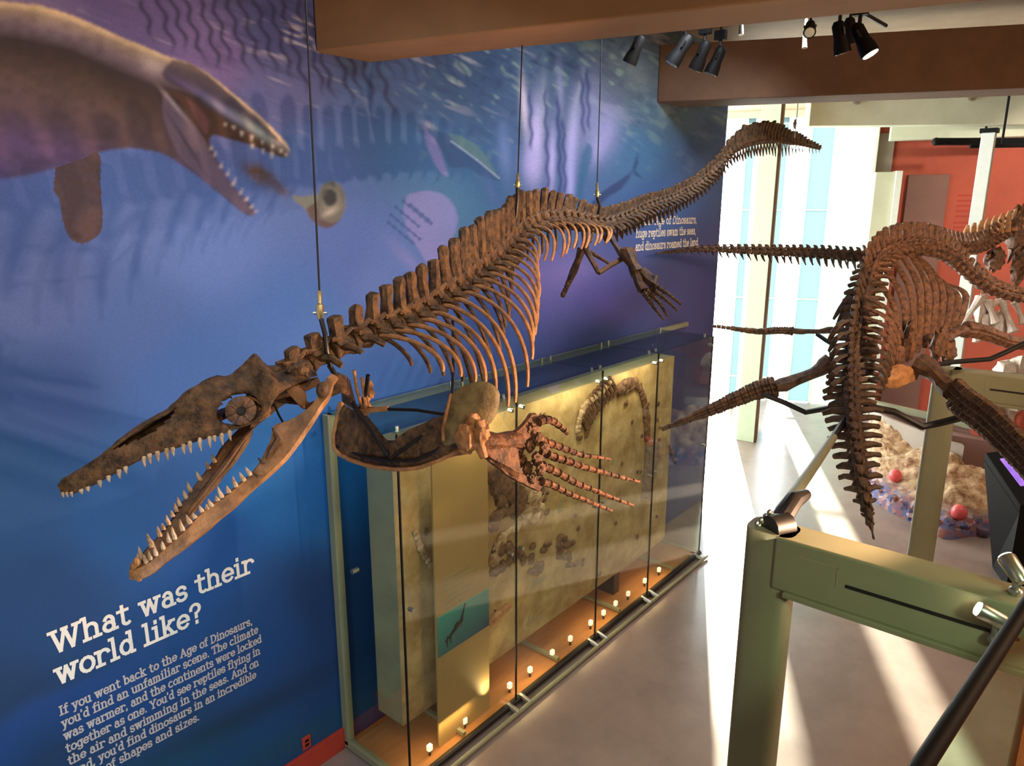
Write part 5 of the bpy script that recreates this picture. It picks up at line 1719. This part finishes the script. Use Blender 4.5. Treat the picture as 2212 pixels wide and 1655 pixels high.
def spot_clamp(p, name, label, lens):
    t = thing('clamp_spotlight', label, 'spotlight', tuple(p), 'clamp spotlights on the near frame')
    p = V(p)
    q = p + V((-.03, .02, .10))
    MB().tube([p, p + V((0, .01, .06)), q], [.018, .012, .014], 8).build('clamp_stem', 'steel', t)
    MB().blob(p + V((0, 0, -.02)), (.035, .03, .03), 9, 7).build('clamp_jaw', 'steel', t)
    d = V(lens).normalized()
    MB().tube([q - d * .07, q - d * .04, q + d * .05, q + d * .06], [.02, .036, .040, .037], 14).build('lamp_housing', 'steel', t)
    MB().tube([q + d * .061, q + d * .068], [.032, .030], 14).build('lamp_lens', 'lamp_glow', t)
    MB().tube([q - d * .05, p + V((.02, -.05, .03)), p + V((.03, -.03, -.08))], .006, 6).build('power_cord', 'cord_black', t)
    return t


pA = pl(2150, 1372, 0, 3.58)
spot_clamp(pA, 'a', 'small silver spotlight with glowing lens clipped on the near cross beam', (-.2, .9, .35))
pB = V((3.72, .12, 2.93))
spot_clamp(pB, 'b', 'dark spotlight on top of the near cross beam at the picture edge', (.6, .6, .5))

# mount arm rising from the near post
arm = thing('mount_arm', 'slanting brown-grey support arm rising from the near post to the second skeleton tail', 'support arm', tuple(D(1680, 1132, 3.98)))
mb = MB()
mb.tube(DP([(1680, 1130, 3.95), (1690, 1105, 4.1), (1720, 1062, 4.5), (1760, 1005, 5.0), (1800, 945, 5.7)]), [.05, .042, .036, .034, .032], 10)
mb.build('arm_tube', 'paint_sage', arm)
mb = MB()
mb.tube(DP([(1662, 1142, 3.9), (1700, 1134, 3.95)]), [.07, .075], 12)
mb.tube(DP([(1684, 1128, 3.95), (1716, 1080, 4.05), (1742, 1068, 4.15)]), [.055, .05, .03], 10)
mb.build('arm_bracket', 'iron', arm)
mb = MB()
for k in range(8):
    q = D(1636 + k * 4.5, 1132 - k * 4 + (k % 2) * 8, 3.95)
    mb.blob(q, (.014, .014, .02), 6, 5, None, .5)
mb.build('arm_teeth', 'steel', arm)

# ------------------------------------------------------------------ second skeleton: long necked swimmer seen from the tail
ple = thing('plesiosaur_skeleton', 'reddish-brown marine reptile skeleton seen from behind, tail pointing down toward the near frame', 'skeleton', tuple(D(1845, 900, 6.1)))
ctl = [(1883, 1146, 5.2), (1874, 1110, 5.3), (1866, 1070, 5.42), (1856, 1020, 5.6), (1848, 960, 5.85), (1842, 900, 6.15), (1840, 840, 6.5), (1842, 780, 6.85), (1850, 720, 7.15), (1862, 660, 7.4), (1876, 610, 7.6), (1892, 572, 7.8), (1925, 548, 8.0), (1965, 538, 8.2), (2010, 540, 8.45), (2050, 556, 8.7), (2090, 590, 8.95),
       (2130, 622, 9.1), (2180, 640, 9.25), (2250, 652, 9.45)]
c3 = [tuple(D(*p)) + (i,) for i, p in enumerate(ctl)]
N = 62
VP2 = [tuple(q) for q in cr_path(c3, N)]
for i in range(N):
    p = V(VP2[i][:3])
    t = (V(VP2[min(i + 1, N - 1)][:3]) - V(VP2[max(i - 1, 0)][:3])).normalized()
    u = V((-.25, .1, 1))
    rv = random.uniform(.6, 1.15)
    u = (u - t * u.dot(t)).normalized()
    l = u.cross(t)
    k = VP2[i][3]
    gap = (V(VP2[min(i + 1, N - 1)][:3]) - V(VP2[max(i - 1, 0)][:3])).length / (2 if 0 < i < N - 1 else 1)
    cr_ = float(np.interp(k, [0, 1, 3, 6, 12, 15, 19], [.008, .036, .075, .09, .085, .08, .06]))
    sh = float(np.interp(k, [0, 1, 3, 6, 9, 12, 14, 16, 19], [.03, .06, .11, .15, .26, .27, .24, .14, .10]))
    tp = float(np.interp(k, [0, 1.5, 2.5, 4, 6, 8, 11, 12, 16, 19], [0, .02, .08, .12, .15, .13, .10, .06, .06, .05]))
    mb = vertebra(p, t, l, u, gap * 1.25, cr_, sh, gap * .9, tp * rv, 0.05 * min(1, cr_ / .07) if k < 8 else 0, st=.02 * min(1, cr_ / .07), lean=-.2, tdrop=.1)
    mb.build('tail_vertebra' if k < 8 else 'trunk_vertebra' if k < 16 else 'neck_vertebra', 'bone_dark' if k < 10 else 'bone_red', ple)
MB().tube(DP([(1878, 1118, 5.26), (1881, 1136, 5.22), (1885, 1152, 5.19)]), [.028, .018, .004], 8).jitter(.003, 30).build('tail_tip', 'bone_dark', ple)
ribs2 = [((1919, 585), (1950, 640), (1974, 712)), ((1934, 572), (1966, 634), (1989, 700)), ((1974, 553), (2008, 598), (2031, 699)), ((2010, 562), (2040, 610), (2050, 700)), ((2042, 568), (2070, 615), (2064, 705))]


def rib2(a, m, b, d0, d1, r, par, mt='bone_red', flat=.5):
    P = cr_path([tuple(D(a[0], a[1], d0)), tuple(D(m[0], m[1], (d0 + d1) / 2 - .18)), tuple(D(b[0], b[1], d1))], 12)
    return MB().tube([V(q) for q in P], [r * .9, r * 1.1] + [r] * 7 + [r * 1.1, r, r * .6], 8, flat=flat).jitter(.006, 16).build('rib', mt, par)


for k in range(10):
    f = k / 9
    a = (1894 + 150 * f, 604 - 70 * math.sin(math.pi * min(1, f * 1.15)) + 10 * f)
    b = (1940 + 128 * f, 790 - 85 * f)
    m = ((a[0] + b[0]) / 2 + 20 + 10 * f, (a[1] + b[1]) / 2 - 22)
    rib2(a, m, b, 7.75 + .8 * f, 7.35 + .8 * f, .040, ple)
for k in range(8):                 # far side ribs and hips, shade put into the darker bone colour
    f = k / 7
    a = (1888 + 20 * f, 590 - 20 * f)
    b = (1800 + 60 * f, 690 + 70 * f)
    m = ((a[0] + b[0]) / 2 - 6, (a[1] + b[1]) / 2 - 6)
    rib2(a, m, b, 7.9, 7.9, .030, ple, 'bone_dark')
for k in range(9):                 # belly ribs beside the tail root
    f = k / 8
    a = (1868, 640 + 180 * f)
    b = (1950 - 40 * f, 730 + 110 * f)
    m = ((a[0] + b[0]) / 2 + 14, (a[1] + b[1]) / 2 - 12)
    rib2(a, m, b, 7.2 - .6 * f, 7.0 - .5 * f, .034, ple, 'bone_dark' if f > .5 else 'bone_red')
for k in range(6):
    f = k / 5
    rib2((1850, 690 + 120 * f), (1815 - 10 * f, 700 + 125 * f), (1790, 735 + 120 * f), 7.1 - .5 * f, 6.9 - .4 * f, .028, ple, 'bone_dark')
mb = MB()
strip(mb, [(1905, 800, 1900, 830, 6.9, .05), (1930, 792, 1926, 838, 6.9, .05), (1960, 790, 1955, 834, 6.95, .05), (1985, 800, 1978, 822, 7.0, .04)], n=8)
mb.jitter(.02, 8)
mb.build('hip_plate', 'bone_warm_lit', ple, label='peach lit broad hip plate')
mb = MB()
for (x, y, rx, rz, d) in ((1966, 738, .12, .22, 7.3), (2028, 744, .16, .18, 7.5), (2050, 760, .10, .14, 7.6), (1938, 770, .12, .10, 7.1), (1880, 758, .10, .12, 7.1)):
    mb.blob(D(x, y, d), (rx, .07, rz), 12, 9, None, .5, 2.2)
mb.jitter(.01, 10)
mb.build('girdle_plate', 'bone_red', ple)


def flipper(path, r0, r1, m, nm='flipper', fingers=3, ridge=True):
    pts = [tuple(D(*p)) for p in path]
    P = [V(q) for q in cr_path(pts, 26)]
    mb = MB()
    mb.tube(P[:9], [r0 * 1.2, r0 * 1.25, r0, r0 * .8, r0 * .75, r0 * .8, r0 * .95, r0, r0 * .9], 9, flat=.8)
    mb.jitter(.012, 12)
    o = mb.build(nm, m, ple)
    f = MB()
    tt = (P[-1] - P[8]).normalized()
    side = tt.cross(V((0, 0, 1))).normalized()
    u2 = side.cross(tt)
    for g in range(fingers):
        off = (g - (fingers - 1) / 2)
        for k in range(8, 25):
            q = (k - 8) / 17
            r = (r0 * (1 - q) + r1 * q) * 1.15 / (fingers * .55)
            spread = off * (r0 * (1 - q) + r1 * q) * .62
            a, b = P[k] + u2 * spread, P[k + 1] + u2 * spread
            f.tube([a.lerp(b, x) for x in (0.02, .2, .5, .8, .98)], [r * .85, r, r * .86, r, r * .8], 6)
    f.jitter(.008, 18)
    f.build('flipper_fingers', m, o)


flipper([(1795, 778, 6.9), (1770, 800, 6.95), (1735, 815, 7.0), (1690, 832, 7.05), (1640, 842, 7.1), (1590, 862, 7.15), (1520, 892, 7.2), (1428, 928, 7.3)], .085, .015, 'bone_dark')
flipper([(1985, 785, 7.0), (2010, 800, 6.9), (2050, 838, 6.6), (2085, 872, 6.3), (2130, 905, 6.0), (2180, 952, 5.7), (2235, 1010, 5.4)], .11, .10, 'bone_dark', fingers=4)
flipper([(1800, 712, 7.8), (1770, 716, 7.9), (1730, 716, 8.0), (1690, 714, 8.1), (1640, 716, 8.2), (1600, 712, 8.3), (1538, 704, 8.4)], .04, .014, 'bone', fingers=2)
flipper([(2030, 745, 7.7), (2060, 720, 7.9), (2090, 712, 8.0), (2130, 720, 8.1), (2180, 738, 8.2), (2240, 745, 8.4)], .075, .05, 'bone_red', fingers=2)
MB().tube(DP([(1648, 852, 7.05), (1690, 868, 7.0), (1740, 891, 6.95), (1800, 880, 6.7), (1840, 880, 6.4)]), .026, 8).build('armature_rod', 'iron', ple, label='bent black support rod')
MB().tube(DP([(1870, 878, 6.5), (1930, 890, 6.6), (1992, 922, 6.6), (2030, 914, 6.55), (2085, 900, 6.4)]), .034, 8).build('armature_rod', 'iron', ple, label='bent black support rod')
MB().tube(DP([(2010, 790, 7.2), (2060, 782, 7.3), (2138, 776, 7.4), (2170, 762, 7.4), (2225, 736, 7.4)]), .026, 8).build('armature_rod', 'iron', ple, label='bent black support rod')
MB().tube(DP([(1765, 722, 7.6), (1785, 736, 7.5), (1800, 745, 7.4)]), .022, 8).build('armature_rod', 'iron', ple, label='bent black support rod')
MB().tube(DP([(1800, 945, 5.7), (1830, 900, 6.2)]), .03, 8).build('armature_rod', 'iron', ple, label='bent black support rod')

# ------------------------------------------------------------------ third skeleton behind, tail to the left
b3 = thing('tail_first_skeleton', 'brown skeleton behind the second one, long thin tail pointing left across the windows', 'skeleton', tuple(D(1880, 560, 9.4)))
ctl = [(1425, 547, 8.9), (1500, 540, 9.0), (1560, 541, 9.1), (1620, 543, 9.2), (1680, 546, 9.3), (1740, 548, 9.4), (1800, 552, 9.45), (1850, 556, 9.5), (1895, 556, 9.5), (1940, 540, 9.6), (1985, 522, 9.8), (2030, 530, 10.0), (2075, 540, 10.2), (2120, 535, 10.4), (2170, 505, 10.6), (2215, 470, 10.8)]
c3 = [tuple(D(*p)) + (p[0],) for p in ctl]
N = 64
VP3 = [tuple(q) for q in cr_path(c3, N)]
for i in range(N):
    p = V(VP3[i][:3])
    t = (V(VP3[min(i + 1, N - 1)][:3]) - V(VP3[max(i - 1, 0)][:3])).normalized()
    u = V((0, 0, 1))
    u = (u - t * u.dot(t)).normalized()
    l = u.cross(t)
    x = VP3[i][3]
    gap = (V(VP3[min(i + 1, N - 1)][:3]) - V(VP3[max(i - 1, 0)][:3])).length / (2 if 0 < i < N - 1 else 1)
    cr_ = float(np.interp(x, [1425, 1540, 1700, 1900, 2200], [.014, .032, .05, .065, .08]))
    sh = float(np.interp(x, [1425, 1540, 1700, 1860, 1940, 2040, 2200], [.0, .055, .08, .10, .24, .20, .22]))
    hs = float(np.interp(x, [1425, 1540, 1700, 1850, 1900], [.0, .06, .09, .10, 0]))
    mb = vertebra(p, t, l, u, gap, cr_, sh, gap * .55, .04 if x > 1700 else 0, hs, st=.016, lean=-.7)
    mb.build('tail_vertebra' if x < 1900 else 'trunk_vertebra', 'bone_dark' if x < 1850 else 'bone_red', b3)
mb = MB()
for (x, y, rx, rz, d) in ((2150, 560, .42, .16, 10.4), (2196, 500, .18, .36, 10.6), (2205, 570, .2, .24, 10.4)):
    mb.blob(D(x, y, d), (rx, .12, rz), 14, 10, None, .6, 2.5)
mb.jitter(.03, 5)
mb.build('skull_block', 'bone_red', b3)
mb = MB()
for k in range(9):
    x = 2085 + k * 15
    mb.tube(DP([(x, 520 - k * 3, 10.5), (x + 3, 498 - k * 5, 10.5), (x + 6, 486 - k * 5, 10.5)]), [.05, .04, .02], 6, flat=.5)
mb.build('crest_spine_row', 'bone_warm_lit', b3)
# pale leg bones glimpsed behind
b4 = thing('pale_leg_skeleton', 'pale grey leg bones glimpsed behind the second skeleton at the right edge', 'skeleton', tuple(D(2130, 700, 11.5)))
for a, b, r in (((2120, 640), (2080, 700), .07), ((2132, 648), (2152, 700), .06), ((2160, 640), (2190, 720), .07), ((2140, 660), (2176, 640), .05), ((2192, 650), (2212, 700), .06), ((2096, 690), (2110, 740), .05)):
    mb = MB()
    bone_shaft(mb, D(a[0], a[1], 11.5), D(b[0], b[1], 11.5), r)
    mb.jitter(.01, 8)
    mb.build('leg_bone', 'bone_pale', b4)
mb = MB()
for x, y in ((2136, 690), (2160, 700), (2120, 668)):
    mb.blob(D(x, y, 11.7), (.18, .1, .24), 10, 8, None, .5, 2)
mb.build('hip_bone', 'bone_pale', b4)

# ------------------------------------------------------------------ rocky diorama
dio = thing('rock_diorama', 'low sloping bed of brown rock with blue and purple pebbles at its foot', 'diorama', tuple(pl(2040, 1165, 2, 0)))
front = [(1868, 1020), (1885, 1075), (1920, 1105), (1960, 1125), (2000, 1148), (2045, 1166), (2100, 1160), (2165, 1158), (2190, 1130)]
back = [(1880, 905), (1900, 925), (1940, 943), (1975, 958), (2010, 972), (2050, 990), (2090, 1000), (2140, 1020), (2200, 1050)]
Fp = cr_path([tuple(pl(x, y, 2, .0)) for x, y in front], 80)
Bp = cr_path([tuple(pl(x, y, 2, .75)) for x, y in back], 80)
mb = MB()
M_ = 44
for i in range(80):
    a, b = V(Fp[i]), V(Bp[i])
    for j in range(M_ + 1):
        f = j / M_
        p = a.lerp(b, f)
        z = .75 * (f ** .75)
        n = noise.noise(V((p.x * 1.6, p.y * 1.6, 0))) * .22 + noise.noise(V((p.x * 5, p.y * 5, 1))) * .09 + abs(noise.noise(V((p.x * 14, p.y * 14, 2)))) * .05
        p.z = max(.0, z + n * min(1, f * 3)) + (.05 if 0 < j else 0)
        mb.v.append(tuple(p))
for i in range(79):
    for j in range(M_):
        q = i * (M_ + 1) + j
        mb.f.append((q, q + M_ + 1, q + M_ + 2, q + 1))
mb.build('rock_bed', 'rock', dio, angle=60)
mb = MB()
for k in range(90):
    i = random.randrange(2, 78)
    a, b = V(Fp[i]), V(Bp[i])
    f = random.random() * .25
    p = a.lerp(b, f)
    p.z = .10 + .35 * f
    mb.blob(p, (.05 + .06 * random.random(),) * 3, 7, 5, None, .6, 2)
o = mb.build('pebbles', 'rock', dio)
o['kind'] = 'stuff'
mb = MB()
for i in range(0, 79):
    pass
bk = [V(q) for q in Bp]
mb = MB()
for i in range(6, 50, 1):
    pass
mb.loft([[V((q.x, q.y, 0)), V((q.x + .12, q.y + .05, 0)), V((q.x + .12, q.y + .05, 1.0)), V((q.x, q.y, 1.0))] for q in bk[:56:5]])
mb.build('back_kerb', 'grey_wall', dio, smooth=False)
for i, (x, y, r, z, lab) in enumerate(((1934, 1028, .11, .42, 'upper left'), (2130, 1063, .12, .42, 'upper right'), (2072, 1107, .12, .32, 'lowest'), (1993, 1038, .10, .42, 'half hidden by the far post'))):
    p = pl(x, y, 2, z)
    t = thing('red_ball', 'pinkish red ball resting on the rock bed, the %s one' % lab if i < 3 else 'pinkish red ball on the rocks half hidden by the far post', 'ball', tuple(p), 'red balls on the rocks')
    MB().blob(p, (r * .9, r * .9, r), 16, 12).build('ball_body', 'red_ball', t)
    MB().tube([p - V((0, 0, r * .85)), p - V((0, 0, r + .25))], .02, 6).build('ball_stalk', 'black_plastic', t)
pw = thing('low_partition', 'low mauve partition behind the rock bed with a grey top rail', 'partition', tuple(pl(1960, 930, 2, .6)))
a, b = pl(1885, 905, 2, .95), pl(2130, 965, 2, .95)
q = (b - a)
mb = MB()
nn = V((.9, .25, 0))
a, b = a + nn * 1.3, b + nn * 1.3
mb.hexa([V((a.x, a.y, 0)), V((b.x, b.y, 0)), V((b.x, b.y, 0)) + nn * .2, V((a.x, a.y, 0)) + nn * .2, V((a.x, a.y, .9)), V((b.x, b.y, .9)), V((b.x, b.y, .9)) + nn * .2, V((a.x, a.y, .9)) + nn * .2])
mb.build('partition_body', 'mauve_wall', pw, smooth=False)
MB().bar(V((a.x, a.y, .95)), V((b.x, b.y, .95)), .14, .10).build('partition_rail', 'paint_sage', pw, smooth=False)

# coloured display at right edge, behind far frame
ds_ = thing('side_display', 'red and white curved display shapes behind the far cross beam', 'display', tuple(D(2160, 900, 12)))
mb = MB()
for x, y, r in ((2100, 880, .25), (2140, 872, .22), (2185, 880, .25), (2170, 800, .18), (2205, 795, .2)):
    mb.blob(D(x, y, 12.3), (r, .15, r), 10, 8, None, .5, 2)
mb.build('display_mound', 'bone_pale', ds_)
mb = MB()
for x, y, r in ((2205, 920, .4), (2190, 930, .3), (2120, 925, .2)):
    mb.blob(D(x, y, 12.4), (r, .2, r), 10, 8, None, .4, 2)
mb.build('red_mound', 'red_wall', ds_)
mb = MB()
q = D(2160, 980, 12.4)
mb.box((q.x - .5, q.y - 1.5, 0), (q.x + .4, q.y + 1.2, .8))
mb.build('display_plinth', 'mauve_wall', ds_, smooth=False)

# kiosk with a tilted purple screen
kk = thing('screen_kiosk', 'black angular kiosk with a glowing purple screen at the right edge', 'kiosk', tuple(pl(2200, 1175, 2, 0)))
A = [D(2128, 978, 9.3), D(2205, 968, 9.0), D(2330, 1060, 8.4), D(2205, 1092, 8.7)]
dn = V((0, 0, -.10))
mb = MB()
mb.hexa([p + dn for p in A] + A)
mb.build('screen_housing', 'black_plastic', kk, smooth=False, bevel=.01)
c = sum(A, V()) / 4
B = [D(2160, 992, 8.6), D(2206, 984, 8.5), D(2262, 1046, 8.0), D(2204, 1050, 8.15)]
n_ = (B[1] - B[0]).cross(B[3] - B[0]).normalized()
n_ = n_ if n_.z > 0 else -n_
mb = MB()
mb.hexa([p - n_ * .004 for p in B] + [p + n_ * .006 for p in B])
mb.build('screen', 'screen', kk, smooth=False)
mb = MB()
base_ = [V((p.x, p.y, 0)) for p in (A[0] * .2 + A[1] * .8, A[2], A[3] * .9 + A[2] * .1)]
lo = [D(2120, 1160, 9.2), D(2215, 1190, 8.8)]
mb.hexa([V((A[3].x, A[3].y, 0)), V((A[2].x, A[2].y, 0)), V((A[2].x + .5, A[2].y, 0)), V((A[3].x + .5, A[3].y + .2, 0)), A[3] + dn, A[2] + dn, A[1] + dn, A[0] + dn])
mb.build('kiosk_body', 'black_plastic', kk, smooth=False)

# ------------------------------------------------------------------ balustrade of the upper floor, camera side
bal = thing('balustrade', 'glass balustrade with a black handrail in the lower right corner', 'balustrade', (1.0, .05, 2.9))
ra, rb = pl(1992, 1655, 2, 3.92), pl(2212, 1318, 2, 3.92)
dr_ = (rb - ra).normalized()
MB().tube([ra - dr_ * 2.0, rb + dr_ * 2.2], .0125, 14).build('handrail', 'black_plastic', bal)
g0_, g1_ = ra - dr_ * 2, rb + dr_ * 2.2
off = V((-dr_.y, dr_.x, 0)) * 0
mb = MB()
mb.hexa([V((g0_.x, g0_.y - .005, 2.96)), V((g1_.x, g1_.y - .005, 2.96)), V((g1_.x, g1_.y + .007, 2.96)), V((g0_.x, g0_.y + .007, 2.96)), V((g0_.x, g0_.y - .005, 3.90)), V((g1_.x, g1_.y - .005, 3.90)), V((g1_.x, g1_.y + .007, 3.90)), V((g0_.x, g0_.y + .007, 3.90))])
mb.build('glass_panel', 'rail_glass', bal, smooth=False)
mb = MB()
mb.hexa([V((g0_.x, g0_.y - .012, 2.93)), V((g1_.x, g1_.y - .012, 2.93)), V((g1_.x, g1_.y + .016, 2.93)), V((g0_.x, g0_.y + .016, 2.93)), V((g0_.x, g0_.y - .012, 3.0)), V((g1_.x, g1_.y - .012, 3.0)), V((g1_.x, g1_.y + .016, 3.0)), V((g0_.x, g0_.y + .016, 3.0))])
mb.build('glass_shoe', 'steel', bal, smooth=False)
MB().box((-3, -6.9, 2.72), (3.1, .02, 2.985)).build('x', 'slab_grey', None, smooth=False).name = 'floor_upper'
struct(bpy.data.objects['floor_upper'])
o = MB().box((-3, -6.9, 2.985), (3.1, 0, 3.0)).build('upper_carpet', 'carpet_orange', smooth=False)
tag(o, 'orange carpet of the upper landing in the bottom right corner', 'carpet')
